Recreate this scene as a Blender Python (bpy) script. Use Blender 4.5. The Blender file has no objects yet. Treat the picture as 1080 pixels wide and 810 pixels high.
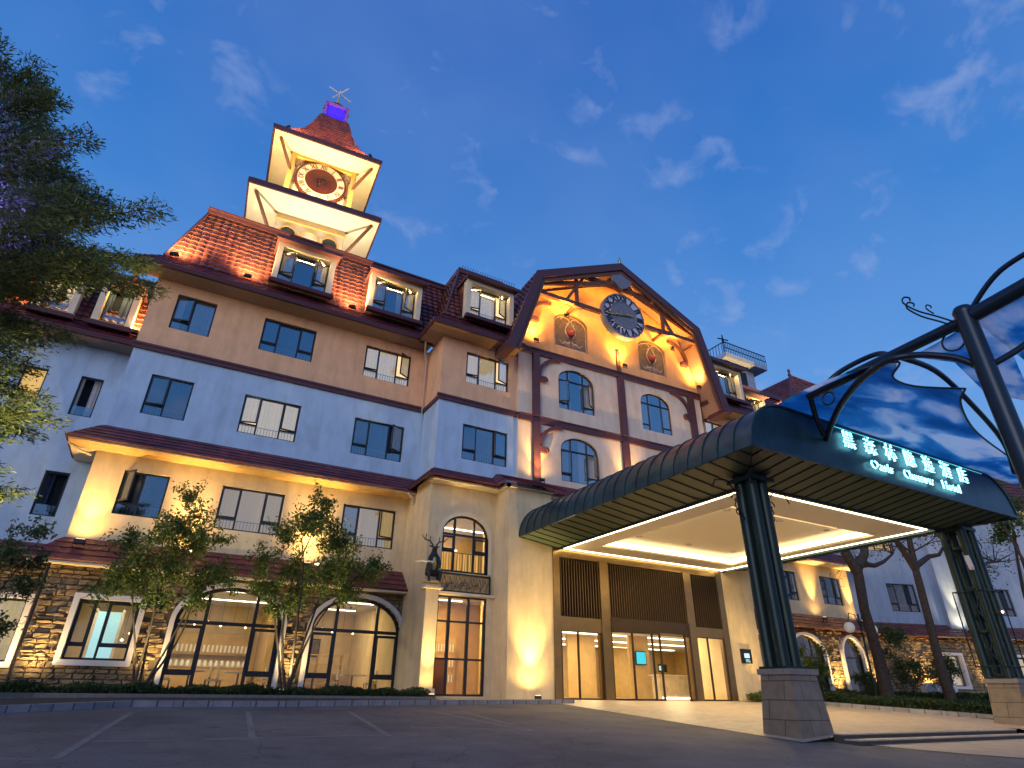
import bpy, bmesh, math, random
import numpy as np
from mathutils import Matrix, Vector
random.seed(7); RNG = np.random.default_rng(7)
scene = bpy.context.scene
COL = scene.collection
PI = math.pi

# ------------------------------------------------------------------ camera
cam_d = bpy.data.cameras.new('camera'); cam = bpy.data.objects.new('camera', cam_d); COL.objects.link(cam)
yaw, pit, rol = math.radians(29.0), math.radians(27.5), math.radians(0.8)
Fv = Vector((math.sin(yaw)*math.cos(pit), math.cos(yaw)*math.cos(pit), math.sin(pit)))
r0 = Vector((math.cos(yaw), -math.sin(yaw), 0)); u0 = r0.cross(Fv)
Rv = r0*math.cos(rol)+u0*math.sin(rol); Uv = -r0*math.sin(rol)+u0*math.cos(rol)
cm = Matrix((Rv, Uv, -Fv)).transposed().to_4x4(); cam.matrix_world = cm
cam_d.sensor_width = 36.0; cam_d.lens = 627/1080*36.0; cam_d.clip_end = 3000; cam_d.clip_start = 0.1
scene.camera = cam
scene.view_settings.view_transform = 'Standard'; scene.view_settings.look = 'None'
scene.view_settings.exposure = 0.0; scene.view_settings.gamma = 1.0
scene.cycles.max_bounces = 6; scene.cycles.diffuse_bounces = 3; scene.cycles.glossy_bounces = 3
scene.cycles.transparent_max_bounces = 12; scene.cycles.sample_clamp_indirect = 4.0
scene.cycles.sample_clamp_direct = 0.0
scene.cycles.caustics_reflective = False; scene.cycles.caustics_refractive = False

def s2l(c):
    f = lambda v: v/12.92 if v <= .04045 else ((v+.055)/1.055)**2.4
    return tuple(f(x/255.0) for x in c)

# ------------------------------------------------------------------ world: dusk sky
world = bpy.data.worlds.new('World'); scene.world = world; world.use_nodes = True
nt = world.node_tree; nt.nodes.clear()
def N(nt, typ, **kw):
    n = nt.nodes.new(typ)
    for k, v in kw.items():
        if k in ('ins',):
            for kk, vv in v.items(): n.inputs[kk].default_value = vv
        else: setattr(n, k, v)
    return n
def L(nt, a, b): nt.links.new(a, b)
def ramp(nt, stops, interp='LINEAR'):
    n = nt.nodes.new('ShaderNodeValToRGB'); cr = n.color_ramp; cr.interpolation = interp
    while len(cr.elements) < len(stops): cr.elements.new(0.5)
    for e, (p, c) in zip(cr.elements, stops): e.position = p; e.color = (*c, 1) if len(c) == 3 else c
    return n
tc = N(nt, 'ShaderNodeTexCoord'); sp = N(nt, 'ShaderNodeSeparateXYZ'); L(nt, tc.outputs['Generated'], sp.inputs[0])
rz = ramp(nt, [(0.0, s2l((142,170,214))), (0.22, s2l((118,166,226))), (0.42, s2l((88,152,224))), (0.62, s2l((58,128,208))), (0.85, s2l((38,102,188)))])
L(nt, sp.outputs['Z'], rz.inputs[0])
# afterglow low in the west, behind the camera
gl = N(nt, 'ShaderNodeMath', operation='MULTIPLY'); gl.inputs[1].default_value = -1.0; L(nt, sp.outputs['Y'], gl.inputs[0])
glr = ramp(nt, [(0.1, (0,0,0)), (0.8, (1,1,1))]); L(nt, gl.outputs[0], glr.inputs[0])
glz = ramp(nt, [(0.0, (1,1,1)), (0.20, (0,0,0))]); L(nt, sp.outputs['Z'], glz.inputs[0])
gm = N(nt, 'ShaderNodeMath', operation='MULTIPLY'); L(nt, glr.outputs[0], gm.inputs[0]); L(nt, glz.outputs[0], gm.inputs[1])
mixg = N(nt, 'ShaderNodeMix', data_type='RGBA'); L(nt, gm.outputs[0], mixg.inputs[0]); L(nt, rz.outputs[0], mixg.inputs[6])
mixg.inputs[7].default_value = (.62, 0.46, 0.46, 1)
# wispy clouds
mp = N(nt, 'ShaderNodeMapping'); mp.inputs['Location'].default_value = (3.1, 1.7, .4); mp.inputs['Rotation'].default_value = (0.5, 0.3, 0.9); mp.inputs['Scale'].default_value = (2.3, 3.0, 3.6)
L(nt, tc.outputs['Generated'], mp.inputs[0])
n1 = N(nt, 'ShaderNodeTexNoise'); n1.inputs['Scale'].default_value = 5.2; n1.inputs['Detail'].default_value = 8; n1.inputs['Roughness'].default_value = .55; n1.inputs['Distortion'].default_value = .35
L(nt, mp.outputs[0], n1.inputs['Vector'])
cr1 = ramp(nt, [(0.49, (0,0,0)), (0.78, (.62,.62,.62))]); L(nt, n1.outputs['Fac'], cr1.inputs[0])
n2 = N(nt, 'ShaderNodeTexNoise'); n2.inputs['Scale'].default_value = 2.0; n2.inputs['Detail'].default_value = 5; L(nt, mp.outputs[0], n2.inputs['Vector'])
cr2 = ramp(nt, [(0.42, (.0,.0,.0)), (0.56, (1,1,1))]); L(nt, n2.outputs['Fac'], cr2.inputs[0])
cmul = N(nt, 'ShaderNodeMath', operation='MULTIPLY'); L(nt, cr1.outputs[0], cmul.inputs[0]); L(nt, cr2.outputs[0], cmul.inputs[1])
n3 = N(nt, 'ShaderNodeTexNoise'); n3.inputs['Scale'].default_value = 0.9; n3.inputs['Detail'].default_value = 4; L(nt, mp.outputs[0], n3.inputs['Vector'])
cr3 = ramp(nt, [(0.35, (0,0,0)), (0.8, (.20,.20,.20))]); L(nt, n3.outputs['Fac'], cr3.inputs[0])
cmax = N(nt, 'ShaderNodeMath', operation='MAXIMUM'); L(nt, cmul.outputs[0], cmax.inputs[0]); L(nt, cr3.outputs[0], cmax.inputs[1])
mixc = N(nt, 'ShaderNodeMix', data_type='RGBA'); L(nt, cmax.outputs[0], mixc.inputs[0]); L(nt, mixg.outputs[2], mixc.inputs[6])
mixc.inputs[7].default_value = (*s2l((158,176,222)), 1)
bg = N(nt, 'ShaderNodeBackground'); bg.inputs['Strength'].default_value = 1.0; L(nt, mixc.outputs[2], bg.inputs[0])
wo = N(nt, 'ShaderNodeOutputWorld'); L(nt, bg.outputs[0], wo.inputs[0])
# last light of the sun, just set behind the camera
sd = bpy.data.lights.new('sun', 'SUN'); sd.energy = 1.1; sd.angle = math.radians(34); sd.color = (1.0, 0.85, 0.77)
sun = bpy.data.objects.new('sun', sd); COL.objects.link(sun)
sun.rotation_euler = Vector((0.80, 0.60, -0.24)).to_track_quat('-Z', 'Y').to_euler()

# ------------------------------------------------------------------ materials
MAT = {}
def mat(name, col, rough=.7, metal=0.0, noise=0.0, nscale=6.0, bump=0.0, bscale=40.0, emit=None, estr=0.0, spec=.4, coat=0.0, col2=None):
    m = bpy.data.materials.new(name); m.use_nodes = True; t = m.node_tree
    b = t.nodes['Principled BSDF']
    b.inputs['Base Color'].default_value = (*col, 1); b.inputs['Roughness'].default_value = rough
    b.inputs['Metallic'].default_value = metal; b.inputs['Specular IOR Level'].default_value = spec; b.inputs['Coat Weight'].default_value = coat
    if emit: b.inputs['Emission Color'].default_value = (*emit, 1); b.inputs['Emission Strength'].default_value = estr
    g = N(t, 'ShaderNodeTexCoord') if (noise or bump) else None
    if noise:
        nn = N(t, 'ShaderNodeTexNoise'); nn.inputs['Scale'].default_value = nscale; nn.inputs['Detail'].default_value = 7; nn.inputs['Roughness'].default_value = .62
        L(t, g.outputs['Object'], nn.inputs['Vector'])
        c2 = col2 if col2 else tuple(c*(1-noise) for c in col)
        c1 = col if col2 else tuple(min(1, c*(1+noise*.7)) for c in col)
        r = ramp(t, [(0.3, c2), (0.7, c1)]); L(t, nn.outputs['Fac'], r.inputs[0]); L(t, r.outputs[0], b.inputs['Base Color'])
    if 'stucco' in name:
        mpn = N(t, 'ShaderNodeMapping'); L(t, g.outputs['Object'], mpn.inputs[0]); mpn.inputs['Scale'].default_value = (1.1,1.1,.28)
        ns = N(t, 'ShaderNodeTexNoise'); ns.inputs['Scale'].default_value = 1.6; ns.inputs['Detail'].default_value = 8; ns.inputs['Roughness'].default_value = .65; L(t, mpn.outputs[0], ns.inputs['Vector'])
        rs_ = ramp(t, [(.36,(.85,.84,.83)),(.55,(1,1,1))]); L(t, ns.outputs['Fac'], rs_.inputs[0])
        mu = N(t, 'ShaderNodeMix', data_type='RGBA', blend_type='MULTIPLY'); mu.inputs[0].default_value = 1; L(t, r.outputs[0], mu.inputs[6]); L(t, rs_.outputs[0], mu.inputs[7]); L(t, mu.outputs[2], b.inputs['Base Color'])
    if name in ('roof_tile','shingle'):
        vo = N(t, 'ShaderNodeTexVoronoi'); vo.inputs['Scale'].default_value = 2.6; L(t, g.outputs['Object'], vo.inputs['Vector'])
        mv_ = N(t, 'ShaderNodeSeparateColor'); L(t, vo.outputs['Color'], mv_.inputs[0]); rv = ramp(t, [(0,(.55,.55,.6)),(.5,(1,1,1)),(1,(1.45,1.3,1.2))]); L(t, mv_.outputs[0], rv.inputs[0])
        mu = N(t, 'ShaderNodeMix', data_type='RGBA', blend_type='MULTIPLY'); mu.inputs[0].default_value = .8; L(t, r.outputs[0], mu.inputs[6]); L(t, rv.outputs[0], mu.inputs[7]); L(t, mu.outputs[2], b.inputs['Base Color'])
    if name == 'asphalt':
        nf = N(t, 'ShaderNodeTexNoise'); nf.inputs['Scale'].default_value = 55; nf.inputs['Detail'].default_value = 3; L(t, g.outputs['Object'], nf.inputs['Vector']); rf_ = ramp(t, [(.35,(.62,.62,.62)),(.65,(1.35,1.35,1.35))]); L(t, nf.outputs['Fac'], rf_.inputs[0])
        nl = N(t, 'ShaderNodeTexNoise'); nl.inputs['Scale'].default_value = .35; nl.inputs['Detail'].default_value = 9; nl.inputs['Roughness'].default_value = .7; L(t, g.outputs['Object'], nl.inputs['Vector']); rl = ramp(t, [(.38,(.72,.72,.72)),(.5,(1,1,1)),(.62,(1.12,1.12,1.12))]); L(t, nl.outputs['Fac'], rl.inputs[0])
        vo = N(t, 'ShaderNodeTexVoronoi', feature='DISTANCE_TO_EDGE'); vo.inputs['Scale'].default_value = .33; nd = N(t, 'ShaderNodeTexNoise'); nd.inputs['Scale'].default_value = 1.5; nd.inputs['Detail'].default_value = 6; L(t, g.outputs['Object'], nd.inputs['Vector'])
        va = N(t, 'ShaderNodeVectorMath', operation='ADD'); L(t, g.outputs['Object'], va.inputs[0]); L(t, nd.outputs['Color'], va.inputs[1]); L(t, va.outputs[0], vo.inputs['Vector']); rc_ = ramp(t, [(0,(.45,.45,.45)),(.006,(1,1,1))]); L(t, vo.outputs['Distance'], rc_.inputs[0])
        src = r.outputs[0]
        for o2 in (rf_, rl, rc_): mu = N(t, 'ShaderNodeMix', data_type='RGBA', blend_type='MULTIPLY'); mu.inputs[0].default_value = .85; L(t, src, mu.inputs[6]); L(t, o2.outputs[0], mu.inputs[7]); src = mu.outputs[2]
        L(t, src, b.inputs['Base Color'])
    if bump:
        nb = N(t, 'ShaderNodeTexNoise'); nb.inputs['Scale'].default_value = bscale; nb.inputs['Detail'].default_value = 4
        L(t, g.outputs['Object'], nb.inputs['Vector'])
        bp = N(t, 'ShaderNodeBump'); bp.inputs['Strength'].default_value = bump; bp.inputs['Distance'].default_value = .02
        L(t, nb.outputs['Fac'], bp.inputs['Height']); L(t, bp.outputs[0], b.inputs['Normal'])
    MAT[name] = m; return m
mat('eave_wood', (.60,.40,.18), .6, noise=.25, nscale=4)
mat('step_riser', (.06,.052,.045), .7, noise=.3)
mat('relief_gold', (.50,.34,.15), .5, noise=.3)
mat('blue_stucco', (.46,.63,.82), .85, noise=.09, nscale=1.3, bump=.25, bscale=60)
mat('peach_stucco', (.90,.53,.30), .85, noise=.10, nscale=1.3, bump=.25, bscale=60)
mat('orange_stucco', (.80,.47,.20), .85, noise=.10, nscale=1.3, bump=.25, bscale=60)
mat('pink_stucco', (.84,.69,.53), .85, noise=.09, nscale=1.3, bump=.25, bscale=60)
mat('cream_stucco', (.80,.64,.38), .85, noise=.10, nscale=1.5, bump=.25, bscale=60)
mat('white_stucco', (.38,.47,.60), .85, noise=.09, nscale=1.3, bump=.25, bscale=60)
mat('cream_trim', (.80,.69,.50), .6, noise=.08, nscale=3)
mat('purple_wood', (.10,.040,.050), .5, noise=.2, nscale=5)
mat('roof_tile', (.17,.052,.033), .36, noise=.45, nscale=2.2, bump=.3, bscale=25, spec=.6, col2=(.095,.028,.030))
mat('shingle', (.16,.040,.050), .45, noise=.4, nscale=3.0, bump=.3, bscale=20, col2=(.09,.024,.040))
mat('gutter_metal', (.10,.035,.04), .4, metal=.3)
mat('soffit', (.30,.20,.15), .7, noise=.1)
mat('dark_frame', (.018,.022,.032), .35, spec=.5)
mat('bronze', (.26,.175,.075), .28, metal=.75, noise=.15, nscale=2)
mat('slat_bronze', (.11,.072,.035), .35, metal=.6)
mat('dark_bronze', (.06,.04,.022), .4, metal=.6)
mat('timber', (.16,.075,.05), .6, noise=.25, nscale=8)
mat('stone', (.36,.28,.16), .9, noise=.45, nscale=3.5, bump=1.0, bscale=14, col2=(.17,.125,.08))
mat('mortar', (.10,.08,.06), .95, noise=.3)
mat('curtain_dark', (.06,.09,.14), .9, noise=.2)
mat('curtain_lit', (.6,.5,.35), .9, emit=(1.0,.72,.38), estr=.95, noise=.15)  # curtain itself glows in place of a lamp in the room behind
mat('curtain_blue', (.42,.45,.50), .9, noise=.2, emit=(.8,.7,.6), estr=.05)
mat('room_dark', (.012,.016,.024), .9)
mat('curtain_amber', (.5,.4,.2), .9, emit=(1.0,.62,.18), estr=.6)  # amber room light put into the material as emission
mat('white_paint', (.75,.74,.72), .5, noise=.05)
mat('pipe_white', (.55,.53,.52), .5)
mat('canopy_metal', (.035,.075,.085), .38, metal=.5, noise=.4, nscale=1.6, spec=.5)
mat('canopy_front', (.022,.06,.085), .34, metal=.35, noise=.35, nscale=1.5)
mat('canopy_soffit', (.065,.10,.065), .45, noise=.15, nscale=1.0)
mat('canopy_ceiling', (.86,.79,.65), .8)
mat('pillar_green', (.009,.026,.028), .42, metal=.4, noise=.2, nscale=3)
mat('mast_metal', (.022,.035,.055), .35, metal=.5)
mat('scroll_iron', (.01,.012,.015), .4, metal=.6)
mat('led_warm', (1,1,1), emit=(1.0,.80,.46), estr=13.0)
mat('led_cove', (1,1,1), emit=(1.0,.76,.40), estr=8.0)
mat('led_white', (1,1,1), emit=(1.0,.90,.68), estr=5.0)
mat('gold', (.8,.5,.12), .3, metal=.9)
mat('gold_paint', (.75,.45,.12), .5)
mat('tower_cream', (.86,.74,.52), .8, noise=.06, nscale=2)
mat('clock_red', (.10,.014,.007), .55, noise=.3, nscale=6)
mat('clock_face_cream', (.85,.74,.48), .6)
mat('clock_face_grey', (.60,.60,.68), .5, noise=.2, nscale=4)
mat('clock_dark', (.02,.022,.035), .5, noise=.3, nscale=5)
mat('clock_mid', (.20,.21,.26), .5, noise=.3, nscale=8)
mat('black_part', (.01,.011,.016), .5)
mat('blue_lamp', (.02,.02,.4), emit=(.04,.008,.9), estr=1.6)
mat('purple_metal', (.25,.12,.5), .4)
mat('mural_base', (.16,.13,.09), .7, noise=.5, nscale=7)
mat('mural_light', (.62,.52,.42), .6)
mat('mural_red', (.35,.06,.05), .6)
mat('letter_face', (.34,.34,.34), .35, emit=(.6,.9,.95), estr=.04)
mat('letter_glow', (.5,1,1), emit=(.30,.86,1.0), estr=3.2)
mat('edge_reflection', (.3,.9,1), emit=(.10,.55,.65), estr=.8)  # reflected cyan light put into a glowing colour
mat('asphalt', (.15,.14,.138), .8, noise=.22, nscale=1.1, bump=.6, bscale=90, spec=.3)
mat('road_line', (.185,.18,.18), .8, noise=.35, nscale=5)
mat('paving', (.40,.33,.25), .6, noise=.18, nscale=1.6)
mat('kerb_stone', (.22,.22,.24), .8, noise=.2, nscale=4, bump=.3)
mat('granite', (.20,.18,.17), .55, noise=.25, nscale=9, bump=.2, bscale=50)
mat('soil', (.05,.04,.03), .95, noise=.4, nscale=3)
mat('bark', (.075,.055,.04), .9, noise=.4, nscale=8, bump=.8, bscale=20)
mat('wood_panel', (.62,.42,.17), .5, noise=.15, nscale=2)
mat('marble', (.65,.56,.44), .3, noise=.25, nscale=2.2)
mat('floor_tile', (.60,.50,.36), .22, noise=.1, nscale=2)
mat('screen_cyan', (.02,.3,.4), .3, emit=(.02,.55,.75), estr=1.1)
mat('screen_blue', (.3,.5,.6), .3, emit=(.25,.60,.75), estr=1.0)
mat('screen_dark', (.01,.01,.02), .2)
mat('steel', (.4,.4,.42), .35, metal=.8)
mat('fixture', (.03,.03,.03), .5)
mat('lamp_glass', (1,.9,.7), .3, emit=(1.0,.75,.35), estr=6.0)
mat('globe_glass', (.8,.78,.7), .4, emit=(1.0,.9,.7), estr=.12)
mat('deer_dark', (.035,.035,.03), .45, metal=.3)
mat('deer_gold', (.55,.42,.18), .45, metal=.3)
mat('brown_cloth', (.25,.09,.04), .8)
mat('glassware', (.7,.7,.65), .2, emit=(1,.8,.5), estr=.25)

def glass_mat(name, facing, tint, rough=.02, f90=1.0):
    m = bpy.data.materials.new(name); m.use_nodes = True; t = m.node_tree; t.nodes.clear()
    o = N(t, 'ShaderNodeOutputMaterial'); mx = N(t, 'ShaderNodeMixShader'); tr = N(t, 'ShaderNodeBsdfTransparent'); tr.inputs[0].default_value = (*tint, 1)
    g = N(t, 'ShaderNodeBsdfGlossy'); g.inputs['Roughness'].default_value = rough; g.inputs[0].default_value = (.9,.95,1,1)
    lw = N(t, 'ShaderNodeLayerWeight'); lw.inputs[0].default_value = .35
    mr = N(t, 'ShaderNodeMapRange'); mr.inputs['To Min'].default_value = facing; mr.inputs['To Max'].default_value = f90
    L(t, lw.outputs['Facing'], mr.inputs['Value']); L(t, mr.outputs[0], mx.inputs[0]); L(t, tr.outputs[0], mx.inputs[1]); L(t, g.outputs[0], mx.inputs[2]); L(t, mx.outputs[0], o.inputs[0])
    MAT[name] = m
glass_mat('glass_sky', .16, (.72,.76,.8), f90=.72)
glass_mat('glass_clear', .03, (.95,.95,.93), f90=.22)

def leaf_mat(name, c1, c2):
    m = bpy.data.materials.new(name); m.use_nodes = True; t = m.node_tree; b = t.nodes['Principled BSDF']
    g = N(t, 'ShaderNodeNewGeometry'); r = ramp(t, [(0.0, c1), (1.0, c2)]); L(t, g.outputs['Random Per Island'], r.inputs[0])
    L(t, r.outputs[0], b.inputs['Base Color']); b.inputs['Roughness'].default_value = .55
    tl = N(t, 'ShaderNodeBsdfTranslucent'); L(t, r.outputs[0], tl.inputs[0]); mx = N(t, 'ShaderNodeMixShader'); mx.inputs[0].default_value = .42
    o = t.nodes['Material Output']; L(t, b.outputs[0], mx.inputs[1]); L(t, tl.outputs[0], mx.inputs[2]); L(t, mx.outputs[0], o.inputs[0])
    MAT[name] = m
leaf_mat('leaf_dark', (.035,.070,.025), (.12,.165,.05))
leaf_mat('leaf_green', (.045,.085,.018), (.17,.22,.04))
leaf_mat('leaf_conifer', (.06,.10,.03), (.19,.22,.06))
leaf_mat('leaf_hedge', (.02,.045,.012), (.06,.10,.025))

def brick_mat(name, c1, c2, mort, bw, rh, rough=.6, msize=.012):
    m = bpy.data.materials.new(name); m.use_nodes = True; t = m.node_tree; b = t.nodes['Principled BSDF']; b.inputs['Roughness'].default_value = rough
    tcn = N(t, 'ShaderNodeTexCoord'); s = N(t, 'ShaderNodeSeparateXYZ'); L(t, tcn.outputs['Object'], s.inputs[0])
    g = N(t, 'ShaderNodeNewGeometry'); sn = N(t, 'ShaderNodeSeparateXYZ'); L(t, g.outputs['Normal'], sn.inputs[0])
    add = N(t, 'ShaderNodeMath', operation='ADD'); L(t, s.outputs[0], add.inputs[0]); L(t, s.outputs[1], add.inputs[1])
    up = N(t, 'ShaderNodeMath', operation='ABSOLUTE'); L(t, sn.outputs[2], up.inputs[0]); gt = N(t, 'ShaderNodeMath', operation='GREATER_THAN'); gt.inputs[1].default_value = .8; L(t, up.outputs[0], gt.inputs[0])
    c1n = N(t, 'ShaderNodeCombineXYZ'); L(t, add.outputs[0], c1n.inputs[0]); L(t, s.outputs[2], c1n.inputs[1])
    mv = N(t, 'ShaderNodeMix', data_type='VECTOR'); L(t, gt.outputs[0], mv.inputs[0]); L(t, c1n.outputs[0], mv.inputs[4]); L(t, tcn.outputs['Object'], mv.inputs[5])
    br = N(t, 'ShaderNodeTexBrick'); L(t, mv.outputs[1], br.inputs['Vector']); br.inputs['Scale'].default_value = 1
    br.inputs['Color1'].default_value = (*c1,1); br.inputs['Color2'].default_value = (*c2,1); br.inputs['Mortar'].default_value = (*mort,1)
    br.inputs['Brick Width'].default_value = bw; br.inputs['Row Height'].default_value = rh; br.inputs['Mortar Size'].default_value = msize
    nn = N(t, 'ShaderNodeTexNoise'); nn.inputs['Scale'].default_value = 4; nn.inputs['Detail'].default_value = 8; L(t, tcn.outputs['Object'], nn.inputs['Vector'])
    r = ramp(t, [(.3,(.75,.75,.75)),(.7,(1.1,1.1,1.1))]); L(t, nn.outputs['Fac'], r.inputs[0])
    mu = N(t, 'ShaderNodeMix', data_type='RGBA', blend_type='MULTIPLY'); mu.inputs[0].default_value = 1; L(t, br.outputs['Color'], mu.inputs[6]); L(t, r.outputs[0], mu.inputs[7])
    L(t, mu.outputs[2], b.inputs['Base Color'])
    bp = N(t, 'ShaderNodeBump'); bp.inputs['Strength'].default_value = .4; bp.inputs['Distance'].default_value = .01; bp.invert = True; L(t, br.outputs['Fac'], bp.inputs['Height']); L(t, bp.outputs[0], b.inputs['Normal'])
    MAT[name] = m
brick_mat('base_stone', (.17,.135,.10), (.205,.165,.125), (.06,.05,.04), .9, .42, .5)
brick_mat('platform_paving', (.42,.34,.26), (.47,.39,.30), (.22,.18,.14), .9, .6, .45, .010)
brick_mat('kerb_blocks', (.22,.22,.25), (.27,.27,.30), (.06,.06,.07), .6, .6, .7, .02)

def sky_fabric():
    m = bpy.data.materials.new('sky_fabric'); m.use_nodes = True; t = m.node_tree; b = t.nodes['Principled BSDF']; b.inputs['Roughness'].default_value = .5
    tcn = N(t, 'ShaderNodeTexCoord'); mp = N(t, 'ShaderNodeMapping'); L(t, tcn.outputs['Object'], mp.inputs[0]); mp.inputs['Rotation'].default_value = (0,0,.5); mp.inputs['Scale'].default_value = (.30,.75,.30)
    nn = N(t, 'ShaderNodeTexNoise'); nn.inputs['Scale'].default_value = 1.35; nn.inputs['Detail'].default_value = 6; nn.inputs['Roughness'].default_value = .5; nn.inputs['Distortion'].default_value = .5; L(t, mp.outputs[0], nn.inputs['Vector'])
    r = ramp(t, [(.34,(.07,.36,.62)),(.46,(.16,.55,.82)),(.52,(.60,.80,.93)),(.58,(1,1,1))]); L(t, nn.outputs['Fac'], r.inputs[0]); L(t, r.outputs[0], b.inputs['Base Color'])
    tl = N(t, 'ShaderNodeBsdfTranslucent'); L(t, r.outputs[0], tl.inputs[0]); mx = N(t, 'ShaderNodeMixShader'); mx.inputs[0].default_value = .85
    o = t.nodes['Material Output']; L(t, b.outputs[0], mx.inputs[1]); L(t, tl.outputs[0], mx.inputs[2]); L(t, mx.outputs[0], o.inputs[0])
    MAT['sky_fabric'] = m
sky_fabric()

# ------------------------------------------------------------------ helpers
WM = {}
def wmat(o): return WM.get(o.name, Matrix.Identity(4)) if o else Matrix.Identity(4)
def frame(x, y, z=0, ang=0.0): return Matrix.Translation((x, y, z)) @ Matrix.Rotation(math.radians(ang), 4, 'Z')
def tag(o, label=None, cat=None, group=None, kind=None):
    if label: o['label'] = label
    if cat: o['category'] = cat
    if group: o['group'] = group
    if kind: o['kind'] = kind
    return o
def thing(name, label, cat, loc, ang=0.0, group=None):
    o = bpy.data.objects.new(name, None); COL.objects.link(o); o.empty_display_size = .2
    M = frame(*loc, ang); o.matrix_world = M; WM[o.name] = M
    return tag(o, label, cat, group)
def link(name, me, parent=None, M=None):
    """M: world matrix of the new object (mesh verts local to it)"""
    o = bpy.data.objects.new(name, me); COL.objects.link(o)
    M = M if M is not None else Matrix.Identity(4)
    if parent:
        o.parent = parent; o.matrix_parent_inverse = Matrix.Identity(4); o.matrix_basis = wmat(parent).inverted() @ M
    else: o.matrix_basis = M
    WM[o.name] = M
    return o
class MB:
    def __init__(s, M=None): s.v = []; s.f = []; s.mi = []; s.mats = []; s.cur = 0; s.M = M if M is not None else Matrix.Identity(4); s.smooth = False; s.sm = []
    def use(s, m):
        if m not in s.mats: s.mats.append(m)
        s.cur = s.mats.index(m); return s
    def add(s, vs, fs, smooth=False):
        b = len(s.v); s.v += [tuple(s.M @ Vector(p)) for p in vs]
        for f in fs: s.f.append(tuple(b+i for i in f)); s.mi.append(s.cur); s.sm.append(smooth)
        return s
    def box(s, x0, x1, y0, y1, z0, z1):
        return s.add([(x0,y0,z0),(x1,y0,z0),(x1,y1,z0),(x0,y1,z0),(x0,y0,z1),(x1,y0,z1),(x1,y1,z1),(x0,y1,z1)],
                     [(0,3,2,1),(4,5,6,7),(0,1,5,4),(1,2,6,5),(2,3,7,6),(3,0,4,7)])
    def bar(s, p, q, w, h):
        p = Vector(p); q = Vector(q); d = (q-p).normalized(); a = d.cross(Vector((0,0,1)))
        if a.length < 1e-3: a = d.cross(Vector((0,1,0)))
        a.normalize(); b = a.cross(d)
        vs = [p+a*sx*w/2+b*sz*h/2 for sx, sz in ((-1,-1),(1,-1),(1,1),(-1,1))] + [q+a*sx*w/2+b*sz*h/2 for sx, sz in ((-1,-1),(1,-1),(1,1),(-1,1))]
        return s.add(vs, [(3,2,1,0),(4,5,6,7),(0,1,5,4),(1,2,6,5),(2,3,7,6),(3,0,4,7)])
    def tube(s, path, r, n=8, caps=True):
        P = [Vector(p) for p in path]; rs = r if isinstance(r, (list, tuple)) else [r]*len(P); vs = []; ref = None
        for i, p in enumerate(P):
            d = (P[min(i+1, len(P)-1)]-P[max(i-1, 0)]).normalized()
            if ref is None: ref = Vector((0,0,1)) if abs(d.z) < .9 else Vector((1,0,0))
            a = d.cross(ref).normalized(); b = a.cross(d).normalized(); ref = -b if False else ref
            for k in range(n):
                t = 2*PI*k/n; vs.append(p+(a*math.cos(t)+b*math.sin(t))*rs[i])
        fs = [(i*n+k, i*n+(k+1) % n, (i+1)*n+(k+1) % n, (i+1)*n+k) for i in range(len(P)-1) for k in range(n)]
        s.add(vs, fs, True)
        if caps: s.add(vs[:n], [tuple(range(n-1,-1,-1))]); s.add(vs[-n:], [tuple(range(n))])
        return s
    def prism(s, poly, y0, y1):
        """poly in x,z; extruded along y"""
        n = len(poly); vs = [(x, y0, z) for x, z in poly]+[(x, y1, z) for x, z in poly]
        return s.add(vs, [tuple(range(n)), tuple(range(2*n-1, n-1, -1))]+[(i, n+i, n+(i+1) % n, (i+1) % n) for i in range(n)])
    def lathe(s, prof, c=(0,0,0), n=20):
        vs = [(c[0]+r*math.cos(2*PI*k/n), c[1]+r*math.sin(2*PI*k/n), c[2]+z) for r, z in prof for k in range(n)]
        fs = [(i*n+k, i*n+(k+1) % n, (i+1)*n+(k+1) % n, (i+1)*n+k) for i in range(len(prof)-1) for k in range(n)]
        return s.add(vs, fs, True)
    def quad(s, a, b, c, d): return s.add([a,b,c,d], [(0,1,2,3)])
    def build(s, name, parent=None, M=None):
        """vertices were collected in world space (through s.M); the object gets world matrix M"""
        if M is None: M = wmat(parent)
        Mi = M.inverted(); me = bpy.data.meshes.new(name)
        me.from_pydata([tuple(Mi @ Vector(p)) for p in s.v], [], s.f)
        for m in s.mats: me.materials.append(MAT[m])
        me.polygons.foreach_set('material_index', s.mi); me.polygons.foreach_set('use_smooth', s.sm); me.update()
        return link(name, me, parent, M)

def solo(name, mb, label, cat, loc, group=None, kind=None):
    o = mb.build(name, None, Matrix.Translation(loc)); return tag(o, label, cat, group, kind)
def struct(name, mb):
    o = mb.build(name, None, Matrix.Identity(4)); o['kind'] = 'structure'; return o

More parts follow.
